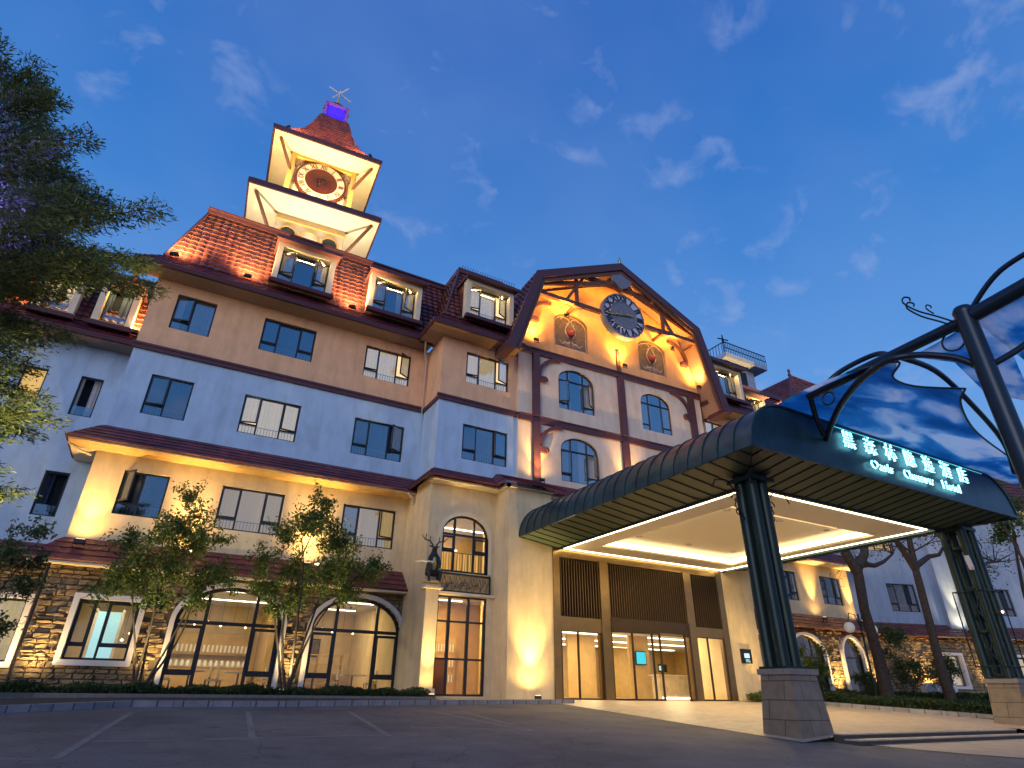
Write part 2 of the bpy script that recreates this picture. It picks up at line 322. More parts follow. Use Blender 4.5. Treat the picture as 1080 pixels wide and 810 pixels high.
def arch_poly(x0, x1, z0, zs, zt, n=14):
    """rect bottom z0, springing zs, top zt (half ellipse)"""
    cx = (x0+x1)/2; a = (x1-x0)/2; b = zt-zs
    return [(x0, z0), (x1, z0)]+[(cx+a*math.cos(PI*k/n), zs+b*math.sin(PI*k/n)) for k in range(n+1)]
def rect(x0, x1, z0, z1): return [(x0,z0),(x1,z0),(x1,z1),(x0,z1)]
def wall_panel(name, M, outline, holes, t, m, parent, y0=0.0):
    cu = bpy.data.curves.new(name, 'CURVE'); cu.dimensions = '2D'; cu.fill_mode = 'BOTH'; cu.extrude = t/2
    for poly in [outline]+holes:
        sp = cu.splines.new('POLY'); sp.points.add(len(poly)-1)
        for p, (x, z) in zip(sp.points, poly): p.co = (x, z, 0, 1)
        sp.use_cyclic_u = True
    ob = bpy.data.objects.new('tmp', cu); COL.objects.link(ob); bpy.context.view_layer.update()
    me = bpy.data.meshes.new_from_object(ob.evaluated_get(bpy.context.evaluated_depsgraph_get()))
    bpy.data.objects.remove(ob); bpy.data.curves.remove(cu)
    n = len(me.vertices); co = np.empty(n*3); me.vertices.foreach_get('co', co); co = co.reshape(-1, 3)
    new = np.stack([co[:, 0], y0+t/2-co[:, 2], co[:, 1]], 1); me.vertices.foreach_set('co', new.ravel())
    bm = bmesh.new(); bm.from_mesh(me); bmesh.ops.remove_doubles(bm, verts=bm.verts, dist=1e-5); bmesh.ops.recalc_face_normals(bm, faces=bm.faces); bm.to_mesh(me); bm.free()
    me.materials.clear(); me.materials.append(MAT[m]); me.name = name; me.update()
    for p in me.polygons: p.use_smooth = False
    return link(name, me, parent, M)
def text_mesh(body, size, extrude, align='CENTER', bold=0.0):
    cu = bpy.data.curves.new('t', 'FONT'); cu.body = body; cu.size = size; cu.extrude = extrude; cu.align_x = align; cu.align_y = 'CENTER'; cu.resolution_u = 2
    cu.offset = size*bold
    ob = bpy.data.objects.new('tmp', cu); COL.objects.link(ob); bpy.context.view_layer.update()
    me = bpy.data.meshes.new_from_object(ob.evaluated_get(bpy.context.evaluated_depsgraph_get()))
    bpy.data.objects.remove(ob); bpy.data.curves.remove(cu); me.materials.clear()
    return me

def roof_slope(name, BL, BR, TL, TR, tw, th, amp, lip, m, parent, sub=5):
    """tiled slope over the quad BL BR TR TL, with pantile waves and stepped courses"""
    BL, BR, TL, TR = map(Vector, (BL, BR, TL, TR))
    ex = (BR-BL).normalized(); up = (TL-BL); up = (up-ex*up.dot(ex)); H = up.length; ez = up.normalized(); nrm = ex.cross(ez).normalized()
    if nrm.z < 0: nrm = -nrm
    o = BL; lx = (TL-BL).dot(ex); rx0 = (BR-BL).dot(ex); rx1 = (TR-BL).dot(ex)
    rows = max(1, round(H/th)); hh = H/rows; xs = np.arange(min(0, lx), max(rx0, rx1)+tw/sub, tw/sub)
    vs = []; fs = []
    rj = RNG.uniform(-1, 1, (rows+1, 400)) if amp else np.zeros((rows+1, 400))
    def h(x, fr, r): 
        w = abs(math.sin(PI*x/tw)) if amp else 0
        return amp*w+lip*(1-fr)*(1+.22*rj[r, int(abs(x)/tw+.5) % 400])+.007*rj[r, (int(abs(x)/tw+.5)+7) % 400]
    for r in range(rows):
        for (fa) in (0.0, 1.0):
            v = (r+fa)*hh; a = lx*v/H; b = rx0+(rx1-rx0)*v/H
            for x in xs:
                xc = min(max(x, a), b); p = o+ex*xc+ez*v+nrm*(h(xc, fa, r)+.01); vs.append(tuple(p))
    n = len(xs)
    for r in range(rows):
        b0 = r*2*n; b1 = b0+n
        for k in range(n-1): fs.append((b0+k, b0+k+1, b1+k+1, b1+k))
        if r > 0:
            p1 = b0-n
            for k in range(n-1): fs.append((p1+k, p1+k+1, b0+k+1, b0+k))
    # underside skirt on the first course
    base = len(vs)
    for x in xs: xc = min(max(x, 0), rx0); vs.append(tuple(o+ex*xc-nrm*.03))
    for k in range(n-1): fs.append((base+k, base+k+1, k+1, k))
    mb = MB(); mb.use(m); mb.add(vs, fs); mb.add([tuple(BL-nrm*.03), tuple(BR-nrm*.03), tuple(TR-nrm*.03), tuple(TL-nrm*.03)], [(3,2,1,0)])
    return mb.build(name, parent)

def spot(name, loc, target, power, size=70, col=(1.0,.66,.28), blend=1.0, radius=.05):
    d = bpy.data.lights.new(name, 'SPOT'); d.energy = power; d.spot_size = math.radians(size); d.spot_blend = blend; d.color = col; d.shadow_soft_size = radius
    o = bpy.data.objects.new(name, d); COL.objects.link(o); o.location = loc
    o.rotation_euler = (Vector(target)-Vector(loc)).to_track_quat('-Z', 'Y').to_euler(); return o
def area(name, loc, target, power, sx, sy, col=(1.0,.74,.42)):
    d = bpy.data.lights.new(name, 'AREA'); d.energy = power; d.shape = 'RECTANGLE'; d.size = sx; d.size_y = sy; d.color = col
    o = bpy.data.objects.new(name, d); COL.objects.link(o); o.location = loc
    o.rotation_euler = (Vector(target)-Vector(loc)).to_track_quat('-Z', 'Y').to_euler(); return o
def floodlight(loc, target, power, label, size=75, col=(1.0,.60,.22), group='floodlights washing the facade', s=1.0, spill=0.0):
    """fixture + its lamp"""
    t = thing('floodlight', label, 'floodlight', loc, 0, group)
    d = (Vector(target)-Vector(loc)).normalized()
    M = Matrix.Translation(loc) @ d.to_track_quat('Z', 'Y').to_matrix().to_4x4()
    a = MB(M).use('fixture'); a.box(-.13*s,.13*s,-.06*s,.06*s,-.10*s,.02*s); a.build('lamp_housing', t)
    g = MB(M).use('lamp_glass'); g.box(-.11*s,.11*s,-.045*s,.045*s,.022*s,.03*s); g.build('lamp_glass', t)
    k = MB(Matrix.Translation(loc)).use('fixture'); k.box(-.15*s,-.135*s,-.02,.02,-.20*s,.02); k.box(.135*s,.15*s,-.02,.02,-.20*s,.02); k.box(-.15*s,.15*s,-.03,.03,-.215*s,-.2*s); k.build('bracket', t)
    sp_ = spot('floodlight_lamp', Vector(loc)+d*.08, target, power, size, col)
    sp_.parent = t; sp_.matrix_parent_inverse = WM[t.name].inverted()
    if spill: s2 = spot('floodlight_spill', Vector(loc)+d*.08, target, power*spill, 150, col); s2.parent = t; s2.matrix_parent_inverse = WM[t.name].inverted()
    return t

# ------------------------------------------------------------------ windows
def frame_bars(mb, w, h, arch, cols, bot, t=.07, y0=.10, y1=.17):
    """outer frame, mullions, transoms; arch = springing height or None"""
    if arch is None:
        mb.box(0,t,y0,y1,0,h); mb.box(w-t,w,y0,y1,0,h); mb.box(t,w-t,y0,y1,0,t); mb.box(t,w-t,y0,y1,h-t,h)
    else:
        mb.box(0,t,y0,y1,0,arch); mb.box(w-t,w,y0,y1,0,arch); mb.box(t,w-t,y0,y1,0,t)
        cx = w/2; n = 16
        for k in range(n):
            a0 = PI*k/n; a1 = PI*(k+1)/n; b = h-arch
            o0 = (cx+cx*math.cos(a0), arch+b*math.sin(a0)); o1 = (cx+cx*math.cos(a1), arch+b*math.sin(a1))
            i0 = (cx+(cx-t)*math.cos(a0), arch+(b-t)*math.sin(a0)); i1 = (cx+(cx-t)*math.cos(a1), arch+(b-t)*math.sin(a1))
            mb.prism([o0, o1, i1, i0], y0, y1)
    def top_at(x):
        if arch is None: return h-t
        q = (x-w/2)/(w/2); return arch+(h-arch)*math.sqrt(max(0, 1-q*q))-t*.6
    for c in cols: mb.box(c-t/2, c+t/2, y0-.01, y1, t, top_at(c))
    return top_at
SEQ = [0]
def window(M, w, h, parent, lit='dark', arch=None, cols=(.3,.7), bot=.26, openl=0, openr=0, rail=True, glass='glass_sky', trans=None, curtain=True, fm='dark_frame', curtain_y=.36, t=.065):
    win = MB(M).use(fm); cs = [c*w for c in cols]
    top = frame_bars(win, w, h, arch, cs, bot, t)
    zt = bot*h
    if cs:
        win.box(t, cs[0]-t/2, .095, .17, zt-t/2, zt+t/2)
        if len(cs) > 1: win.box(cs[-1]+t/2, w-t, .095, .17, zt-t/2, zt+t/2)
    if arch is not None and trans is None: trans = arch
    if trans is not None: win.box(t, w-t, .092, .17, trans-t/2, trans+t/2)
    wo_ = win.build('window', parent, M)
    # fixed glass
    g = MB(M).use(glass)
    zt2 = (trans if trans is not None else h)-t
    def gq(x0, x1, z0, z1): g.box(x0, x1, .130, .138, z0, z1)
    xs = [t]+cs+[w-t]
    for i in range(len(xs)-1):
        side = (i == 0 and openl) or (i == len(xs)-2 and openr and len(xs) > 2)
        if side: gq(xs[i], xs[i+1], t, zt)
        else: gq(xs[i], xs[i+1], t, zt2)
    if trans is not None:
        if arch is None: gq(t, w-t, trans, h-t)
        else:
            cx = w/2; n = 16; b = h-arch
            g.prism([(cx+(cx-.03)*math.cos(PI*k/n), trans+(b-.03)*math.sin(PI*k/n)) for k in range(n+1)], .130, .138)
    g.build('pane', wo_)
    # sashes
    def sash(xa, xb, ang, left):
        Ms = M @ (Matrix.Translation((xa if left else xb, .09, 0)) @ Matrix.Rotation(math.radians(-ang if left else ang), 4, 'Z'))
        sw = xb-xa; s = MB(Ms).use(fm); x0, x1 = (0, sw) if left else (-sw, 0); z0 = zt+.03; z1 = zt2+.01; q = max(.055, t*.8)
        s.box(x0,x0+q,-.02,.03,z0,z1); s.box(x1-q,x1,-.02,.03,z0,z1); s.box(x0+q,x1-q,-.02,.03,z0,z0+q); s.box(x0+q,x1-q,-.02,.03,z1-q,z1)
        s.use(glass); s.box(x0+q,x1-q,.002,.008,z0+q,z1-q); s.build('sash', wo_)
    if cs and openl >= 0 and arch is None or (arch is not None and openl > 0): sash(t*.6, cs[0]-.01, openl, True)
    if len(cs) > 1 and (arch is None or openr > 0) and openr >= 0: sash(cs[-1]+.01, w-t*.6, openr, False)
    if rail:
        r = MB(M).use('dark_frame' if lit not in ('blue', 'dark') else 'steel'); zr = bot*h-.02
        r.box(t, w-t, .22, .24, zr-.02, zr)
        k = int(w/.13)
        for i in range(1, k): x = t+(w-2*t)*i/k; r.box(x-.008, x+.008, .222, .238, .05, zr)
        r.build('railing', wo_)
    if curtain:
        c = MB(M).use({'dark':'curtain_dark','lit':'curtain_lit','blue':'curtain_blue','amber':'curtain_amber'}[lit]); ga, gb = 0.0, 0.0
        if lit in ('dark','blue','amber'): ga = random.uniform(.12,.45); gb = ga+random.uniform(.15,.45)
        elif random.random() < .5: ga = random.uniform(.3,.7); gb = ga+.05
        for (f0, f1) in ((-.08, ga), (gb, 1.08)) if gb else ((-.08, 1.08),):
            n = max(3, int(w*(f1-f0)/.05)); vs = []
            for i in range(n+1):
                x = w*(f0+(f1-f0)*i/n); y = curtain_y+.03*math.sin(i*1.9)+.015*math.sin(i*.7+f0*9); vs += [(x, y, -.05), (x, y, h+.05)]
            c.add(vs, [(2*i, 2*i+2, 2*i+3, 2*i+1) for i in range(n)])
        c.build('curtain', wo_)
        rb_ = MB(M).use('room_dark' if lit in ('dark','blue') else 'curtain_amber'); rb_.box(-.1,w+.1,curtain_y+.10,curtain_y+.13,-.1,h+.1); rb_.build('room_back', wo_)
    return wo_
def surround(M, w, h, parent, arch=None, t=.22, proud=.10, m='cream_trim', y1=.1, sill=True):
    s = MB(M).use(m)
    if arch is None:
        s.box(-t,0,-proud,y1,-t if sill else 0,h+t); s.box(w,w+t,-proud,y1,-t if sill else 0,h+t); s.box(0,w,-proud,y1,h,h+t)
        if sill: s.box(0,w,-proud,y1,-t,0)
    else:
        s.box(-t,0,-proud,y1,0,arch); s.box(w,w+t,-proud,y1,0,arch); cx = w/2; n = 20; b = h-arch
        for k in range(n):
            a0 = PI*k/n; a1 = PI*(k+1)/n
            s.prism([(cx+(cx+t)*math.cos(a0), arch+(b+t)*math.sin(a0)), (cx+(cx+t)*math.cos(a1), arch+(b+t)*math.sin(a1)), (cx+cx*math.cos(a1), arch+b*math.sin(a1)), (cx+cx*math.cos(a0), arch+b*math.sin(a0))], -proud, y1)
    return s.build('window_surround', parent)

def stone_cladding(M, x0, x1, z0, z1, avoid, parent, dep=.16):
    """rough ledge stones laid in courses; avoid = list of functions (x,z)->True where no stone goes"""
    mb = MB(M).use('stone'); z = z0; row = 0
    while z < z1-.05:
        hh = min(random.choice((.11,.14,.17,.21)), z1-z); x = x0-random.random()*.3
        while x < x1:
            ww = random.uniform(.2,.55); xa = max(x, x0)+.006; xb = min(x+ww, x1)-.006; cx, cz = (xa+xb)/2, z+hh/2
            if xb-xa > .05 and not any(f(xx, cz) for f in avoid for xx in (xa, (xa+cx)/2, cx, (cx+xb)/2, xb)):
                d = random.uniform(.02, dep); e = min(.04, hh*.3)
                j = lambda: random.uniform(-.018,.018)
                vs = [(xa,0,z+.006),(xb,0,z+.006),(xb,0,z+hh-.006),(xa,0,z+hh-.006)]
                nx = 3; front = []
                for iz in range(3):
                    for ix in range(4):
                        fx = xa+e*.5+(xb-xa-e)*ix/3; fz = z+.006+e*.4+(hh-.012-e*.8)*iz/2
                        front.append((fx+j()*.5, -(d*(.62+.38*random.random()) if 0 < ix < 3 or iz == 1 else d*(.45+.3*random.random())), fz+j()*.5))
                vs += front; fs = []
                for iz in range(2):
                    for ix in range(3): a = 4+iz*4+ix; fs.append((a, a+1, a+5, a+4))
                fs += [(0,1,7,6,5,4), (1,2,15,11,7), (2,3,12,13,14,15), (3,0,4,8,12)]
                mb.add(vs, fs)
            x += ww
        z += hh; row += 1
    return mb.build('stone_cladding', parent)

# ------------------------------------------------------------------ leaves and trees
def leaf_mesh(name, pts, size, m, parent=None, M=None, dirs=None, aspect=.45, jitter=.35):
    pts = np.asarray(pts); n = len(pts); s = size*(1+jitter*RNG.uniform(-1, 1, n))[:, None]
    a = RNG.normal(size=(n, 3)) if dirs is None else dirs+RNG.normal(size=(n, 3))*.45
    a /= np.linalg.norm(a, axis=1)[:, None]; b = np.cross(a, RNG.normal(size=(n, 3))); b /= np.linalg.norm(b, axis=1)[:, None]
    v = np.stack([pts-a*s*.5, pts+b*s*aspect*.5, pts+a*s*.5, pts-b*s*aspect*.5], 1).reshape(-1, 3)
    Mi = np.array((M if M is not None else wmat(parent)).inverted()); v = v@Mi[:3, :3].T+Mi[:3, 3]
    me = bpy.data.meshes.new(name); me.vertices.add(4*n); me.vertices.foreach_set('co', v.ravel())
    me.loops.add(4*n); me.loops.foreach_set('vertex_index', np.arange(4*n)); me.polygons.add(n); me.polygons.foreach_set('loop_start', np.arange(n)*4)
    me.materials.append(MAT[m]); me.update(calc_edges=True); me.validate()
    return link(name, me, parent, M if M is not None else wmat(parent))
def branch_path(p, q, bow, n=6):
    p = np.array(p, float); q = np.array(q, float); d = q-p; off = RNG.normal(size=3)*bow*np.linalg.norm(d); off[2] = abs(off[2])*.6
    ph = RNG.uniform(0, 6)
    return [tuple(p+d*t+off*math.sin(PI*t)+np.array([math.sin(ph+7*t), math.cos(ph+6*t), 0])*.012*np.linalg.norm(d)) for t in np.linspace(0, 1, n)]
def multi_stem_tree(name, label, loc, stems, clusters, leaves, lsize, m, group=None, spread=.33, r0=.06):
    t = thing(name, label, 'tree', loc, 0, group); tr = MB().use('bark')
    ends = []
    for (tx, ty, tz) in stems:
        q = (loc[0]+tx*.8, loc[1]+ty, loc[2]+tz); path = branch_path((loc[0]+tx*.06, loc[1]+ty*.06, loc[2]-.05), q, .07, 8)
        tr.tube(path, list(np.linspace(r0, r0*.35, 8)), 6); ends += path[3:]
    pts = []
    for (cx, cy, cz, cr) in clusters:
        c = np.array([loc[0]+cx, loc[1]+cy, loc[2]+cz]); e = min(ends, key=lambda a: np.linalg.norm(np.array(a)-c)+(0 if a[2] < c[2] else 2))
        bp = branch_path(e, c, .1, 6); tr.tube(bp, list(np.linspace(r0*.3, .008, 6)), 5)
        k = int(leaves*cr**2); tw = 7
        for i in range(tw):
            d = RNG.normal(size=3); d /= np.linalg.norm(d); e2 = c+d*cr*RNG.uniform(.6, 1.15); tp = branch_path(bp[-2], e2, .1, 4); tr.tube(tp, list(np.linspace(.011,.004,4)), 3, False)
            u = RNG.uniform(.2, 1.05, (k//tw, 1)); base = np.array(tp[0])+(e2-np.array(tp[0]))*u
            pts.append(base+RNG.normal(size=base.shape)*cr*spread*.55)
    tr.build('trunk', t); leaf_mesh('crown', np.concatenate(pts), lsize, m, t)
    return t

# ================================================================== GROUND
def gz(y):
    if y >= 22: return -.20
    z = -.20-.06*(22-y)
    return max(z, -1.30) if y < 4 else z
def sheet(mb, xs, ys, zf):
    n = len(xs); vs = [(x, y, zf(y)) for y in ys for x in xs]
    mb.add(vs, [(j*n+i, j*n+i+1, (j+1)*n+i+1, (j+1)*n+i) for j in range(len(ys)-1) for i in range(n-1)])
g = MB().use('asphalt'); sheet(g, [-600,-60,-20,0,10,20,40,80,600], [-600,-20,3.667,10,16,22,60,900], gz); struct('road', g)
# bay lines painted on the road
ln = MB().use('road_line')
def gline(p, q, w=.12):
    p = Vector((*p, 0)); q = Vector((*q, 0)); d = (q-p).normalized(); a = Vector((-d.y, d.x, 0))*w/2; n = 4
    for i in range(n):
        s = p.lerp(q, i/n); e = p.lerp(q, (i+1)/n)
        ln.add([(v.x, v.y, gz(v.y)+.004) for v in (s-a, e-a, e+a, s+a)], [(0,3,2,1)])
for p, q in [((.03,17.3),(-.72,11.1)), ((2.5,17.5),(1.98,12.8)), ((4.98,17.5),(4.46,12.7)), ((7.3,17.5),(7.85,13.1)), ((8.2,17.6),(7.95,13.1)),
             ((1.2,12.75),(4.55,12.9)), ((-1.4,11.3),(-.72,11.1)), ((-.4,12.75),(.85,12.68)), ((5.4,14.1),(7.9,13.2))]: gline(p, q)
struct('parking_markings', ln)
# kerb along the forecourt
kp = [(-6,16.2),(-2.4,17.3),(0,18.8),(3.6,18.95),(7.4,19.6),(12.2,20.2),(14.0,20.4)]
kb = MB().use('kerb_blocks')
for (xa, ya), (xb, yb) in zip(kp[:-1], kp[1:]):
    n = max(1, int(math.hypot(xb-xa, yb-ya)/.9))
    for i in range(n):
        p = (xa+(xb-xa)*i/n, ya+(yb-ya)*i/n); q = (xa+(xb-xa)*(i+.985)/n, ya+(yb-ya)*(i+.985)/n)
        d = Vector((q[0]-p[0], q[1]-p[1], 0)).normalized(); a = Vector((-d.y, d.x, 0))*.16
        zp, zq = gz(p[1]), gz(q[1]); vs = []
        for (v, z) in ((p, zp), (q, zq)):
            for s_, zz in ((-1, z-.2), (1, z-.2), (1, z+.13), (-1, z+.13)): vs.append((v[0]+a.x*s_, v[1]+a.y*s_, zz))
        kb.add(vs, [(3,2,1,0),(4,5,6,7),(0,1,5,4),(1,2,6,5),(2,3,7,6),(3,0,4,7)])
struct('kerb', kb)
pv = MB().use('paving')
def kerb_y(x):
    for (xa, ya), (xb, yb) in zip(kp[:-1], kp[1:]):
        if xa <= x <= xb: return ya+(yb-ya)*(x-xa)/(xb-xa)
    return kp[0][1] if x < kp[0][0] else kp[-1][1]
xs = [8.6,9.5,10.5,11.5,12.2,13.0,13.28]; vs = []
for x in xs: y = kerb_y(x)+.15; vs += [(x, y, gz(y)+.12), (x, 24.2, -.195)]
pv.add(vs, [(2*i, 2*i+2, 2*i+3, 2*i+1) for i in range(len(xs)-1)])
struct('pavement', pv)
# planting bed in front of the left wing
bd = MB().use('soil'); vs = []
xs = [-12,-6,-3,0,3,6,8.9]
for x in xs: vs += [(x, kerb_y(x)+.16, gz(kerb_y(x))+.11), (x, 21.1, -.19), (x, 25.9, -.12)]
bd.add(vs, [(3*i, 3*i+3, 3*i+4, 3*i+1) for i in range(len(xs)-1)]+[(3*i+1, 3*i+4, 3*i+5, 3*i+2) for i in range(len(xs)-1)])
o = struct('planting_bed', bd)
pe = MB().use('granite'); path = [(-5.6,17.9),(-3.0,19.5),(-2.2,20.2),(.5,20.7),(4,20.9),(8.85,21.05)]
for (xa, ya), (xb, yb) in zip(path[:-1], path[1:]):
    pe.bar((xa, ya, -.26), (xb, yb, -.26), .22, .26)
tag(pe.build('planter_wall', None, Matrix.Translation((2,20.8,-.4))), 'low pale stone edging wall of the planting bed at the foot of the left wing', 'planter wall')
# platform under the canopy with two steps to the right of the near pillar
pf = MB().use('platform_paving')
def pz(y): return -.20-.0462*(22-y)
vs = []
for y in (10.3,12,15,18,20,22.6): vs += [(13.3,y,gz(y)+.014),(15.4,y,pz(y)+.012),(22.2,y,pz(y)+.012)]
pf.add(vs, [(3*i+k, 3*i+k+1, 3*i+k+4, 3*i+k+3) for i in range(5) for k in range(2)])
sheet(pf, [22.2,24,26.9], [10.3,11.95,15,18,22.6], lambda y: pz(y)+.012)
struct('platform', pf)
stp = MB().use('step_riser'); stp.box(14.4,22.2,10.05,10.32,-1.2,-.755); stp.use('platform_paving'); stp.box(14.4,22.2,10.03,10.31,-.755,-.728); stp.use('step_riser'); stp.box(14.4,23.0,9.68,10.05,-1.25,-.855); stp.use('platform_paving'); stp.box(14.4,23.0,9.66,10.05,-.855,-.828)
struct('steps', stp)
lw = MB().use('paving'); rows_ = [(4.01,22.0),(5.5,18.8),(7.0,16.9),(8.2,15.7),(9.0,15.05),(9.68,14.75)]; lw.add([q for y, x in rows_ for q in ((x,y,gz(y)+.012),(60,y,gz(y)+.012))], [(2*i,2*i+1,2*i+3,2*i+2) for i in range(5)])
lw.add([(23.0,9.68,gz(9.68)+.012),(60,9.68,gz(9.68)+.012),(60,10.3,-.74),(26.9,10.3,-.735),(23.0,10.3,-.735)],[(0,1,2,3,4)])
lo = struct('walkway', lw); lo.location.z += .0
gb = MB().use('soil'); gb.add([(27.3,10.3,-.72),(80,2,-.72),(80,26,.02),(40,26,.0),(27.3,24,-.10),(27.3,17,-.3)], [(0,1,2,3,4,5)]); struct('garden_bed', gb)
gk = MB().use('kerb_blocks')
for i in range(16):
    y0, y1 = 10.3+i*.8, 10.3+i*.8+.785; gk.add([(x, y, z) for y in (y0, y1) for x, z in ((26.9, pz(y)-.3), (27.25, pz(y)-.3), (27.25, pz(y)+.16), (26.9, pz(y)+.16))], [(3,2,1,0),(4,5,6,7),(0,1,5,4),(1,2,6,5),(2,3,7,6),(3,0,4,7)])
ko = struct('garden_kerb', gk)

# ================================================================== HOTEL
H = thing('hotel_building', 'long hotel with blue and peach walls, dark red mansard roofs and a timbered clock gable', 'hotel', (4, 26, -.2))
F0 = frame(0, 26)
# ---- left wing
W_ = [(-2.46,-.88,13.73,15.47,'blue',2), (1.18,3.57,13.75,15.47,'dark',3), (6.03,8.42,13.72,15.47,'lit2',3),
      (-2.47,-.89,9.70,11.46,'dark',2), (1.13,3.52,9.68,11.45,'lit',3), (5.99,8.44,9.68,11.48,'dark',3),
      (-2.32,-.78,5.68,7.36,'dark',2), (1.13,3.56,5.6,7.33,'amber',3), (6.05,8.46,5.6,7.33,'amber',3)]
wall_panel('wall', F0, rect(-3.4,9.34,12.6,16.0), [rect(*w[:4]) for w in W_[:3]], .32, 'peach_stucco', H)
wall_panel('wall', F0, rect(-3.4,9.34,8.6,12.6), [rect(*w[:4]) for w in W_[3:6]], .32, 'blue_stucco', H)
wall_panel('wall', F0, rect(-3.4,9.34,4.3,8.6), [rect(*w[:4]) for w in W_[6:9]], .32, 'cream_stucco', H)
OPN = {0:(14,0),2:(4,32),3:(9,0),4:(16,6),5:(3,26),6:(58,0),8:(0,10)}
for i, (x0, x1, z0, z1, lt, nc) in enumerate(W_):
    ol, orr = OPN.get(i, (2, 2)); lit = {'lit2':'lit'}.get(lt, lt)
    window(F0 @ Matrix.Translation((x0,0,z0)), x1-x0, z1-z0, H, lit, cols=(.46,) if nc == 2 else (.3,.7), openl=ol, openr=orr, curtain_y=.34)
cx = MB(F0).use('purple_wood'); cx.box(-3.48,9.26,-.10,0,12.45,12.62); cx.box(-3.5,9.2,-.14,0,12.62,12.72); cx.build('string_course', H)
bk = MB().use('blue_stucco'); bk.box(-3.4,-3.1,26.32,28.1,8.6,12.6); bk.use('peach_stucco'); bk.box(-3.4,-3.1,26.32,33,12.6,16); bk.use('cream_stucco'); bk.box(-3.4,-3.1,26.32,28.1,-.2,8.6)
bk.build('side_wall', H)
# main eave, gutter and mansard of the wing
sf = MB().use('soffit'); sf.box(-4.2,9.2,25.05,26.0,15.98,16.06); sf.use('gutter_metal'); sf.box(-4.35,8.5,24.92,25.08,16.0,16.22); sf.box(-4.35,-4.2,25.08,29,16.0,16.22); sf.build('eaves', H)
roof_slope('roof', (-4.3,24.98,16.2), (8.7,24.98,16.2), (-3.45,25.62,16.95), (9.0,25.62,16.95), .6, .25, 0, .03, 'shingle', H)
roof_slope('roof', (-3.4,25.6,16.9), (9.6,25.6,16.9), (-2.35,27.0,21.0), (10.5,27.0,21.0), .34, .34, .045, .055, 'roof_tile', H)
roof_slope('roof', (-3.5,33,16.9), (-3.4,25.6,16.9), (-2.5,33,21.0), (-2.35,27.0,21.0), .34, .34, .045, .055, 'roof_tile', H)
rt = MB().use('purple_wood'); rt.box(-2.5,10.6,26.85,27.1,20.98,21.2); rt.box(-2.5,10.6,26.78,27.1,21.2,21.3); rt.box(-2.5,-2.3,27.1,33,20.98,21.3)
rt.tube([(-3.42,25.58,16.95),(-2.4,26.95,21.05)], .07, 6); rt.use('gutter_metal'); rt.box(-2.4,36,27.1,33,20.8,21.0); rt.build('roof_trim', H)
def dormer(M, w, z0, h, lit, ol, orr, parent, deep=1.9, cols=(.3,.7)):
    """M: frame at the dormer's left front corner"""
    d = MB(M).use('cream_trim'); t = .24
    d.box(-t,0,-.14,.3,z0-.14,z0+h+.22); d.box(w,w+t,-.14,.3,z0-.14,z0+h+.22); d.box(0,w,-.14,.3,z0+h,z0+h+.22); d.box(-t,w+t,-.20,.3,z0-.22,z0-.14)
    d.use('roof_tile'); d.prism([(-t,z0-.2),(0,z0-.2),(0,z0+h+.2),(-t,z0+h+.2)], .3, deep); d.prism([(w,z0-.2),(w+t,z0-.2),(w+t,z0+h+.2),(w,z0+h+.2)], .3, deep)
    d.use('purple_wood'); d.box(-t-.12,w+t+.12,-.4,deep,z0+h+.22,z0+h+.32); d.box(-t-.2,w+t+.2,-.5,-.4,z0+h+.2,z0+h+.36)
    d.box(-t-.05,w+t+.05,-.32,-.05,z0-.42,z0-.22); d.use('gutter_metal'); d.box(-t-.1,w+t+.1,-.44,-.3,z0-.5,z0-.36)
    d.box(0,w,.62,.66,z0-.1,z0+h+.1)
    d.build('dormer', parent)
    window(M @ Matrix.Translation((0,.14,z0)), w, h, parent, lit, cols=cols, openl=ol, openr=orr, curtain_y=.28)
    area('dormer_lamp', M @ Vector((w/2, .02, z0+h-.03)), M @ Vector((w/2, .05, z0)), 26, w*.9, .05, (1,.66,.25))
for x0, lit, a, b in ((1.2,'blue',22,22), (5.82,'blue',20,24)):
    dormer(frame(x0,25.28), 2.3, 17.32, 1.78, lit, a, b, H, 2.3)
# stone ground floor
FS = frame(0, 25.62)
A2 = (.62,4.28,-.12,2.15,3.42); A3 = (5.38,9.02,-.12,2.15,3.42)
G1 = (-2.36,-.54,.80,2.66)
wall_panel('wall', FS, rect(-3.42,9.34,-.4,4.35), [rect(*G1), arch_poly(*A2), arch_poly(*A3)], .34, 'mortar', H)
def av(a):
    def f(x, z):
        if not (a[0]-.03 < x < a[1]+.03) or z < a[2]-.03: return False
        if len(a) == 4: return z < a[3]+.03
        if z < a[3]: return True
        cx = (a[0]+a[1])/2; q = (x-cx)/((a[1]-a[0])/2+.03); return abs(q) < 1 and z < a[3]+(a[4]-a[3]+.03)*math.sqrt(1-q*q)
    return f
stone_cladding(FS, -3.55, 9.25, -.3, 4.2, [av(G1), av(A2), av(A3)], H)
dp = MB().use('black_part'); dp.tube([(-3.5,25.3,-.2),(-3.5,25.3,3.7)], .05, 8); dp.build('downpipe', H)
surround(FS @ Matrix.Translation((G1[0],0,G1[2])), G1[1]-G1[0], G1[3]-G1[2], H, t=.17, proud=.2, m='white_paint')
window(FS @ Matrix.Translation((G1[0],0,G1[2])), G1[1]-G1[0], G1[3]-G1[2], H, 'lit', cols=(.28,.5), rail=False, glass='glass_clear', curtain=False, bot=.24, t=.075)
for A in (A2, A3):
    w = A[1]-A[0]; h = A[4]-A[2]; M = FS @ Matrix.Translation((A[0],0,A[2]))
    surround(M, w, h, H, arch=A[3]-A[2], t=.16, proud=.2, m='white_paint')
    window(M, w, h, H, 'lit', arch=A[3]-A[2], cols=(.27,.73), rail=False, glass='glass_clear', curtain=False, bot=.17, t=.12, openl=.4, openr=.4)
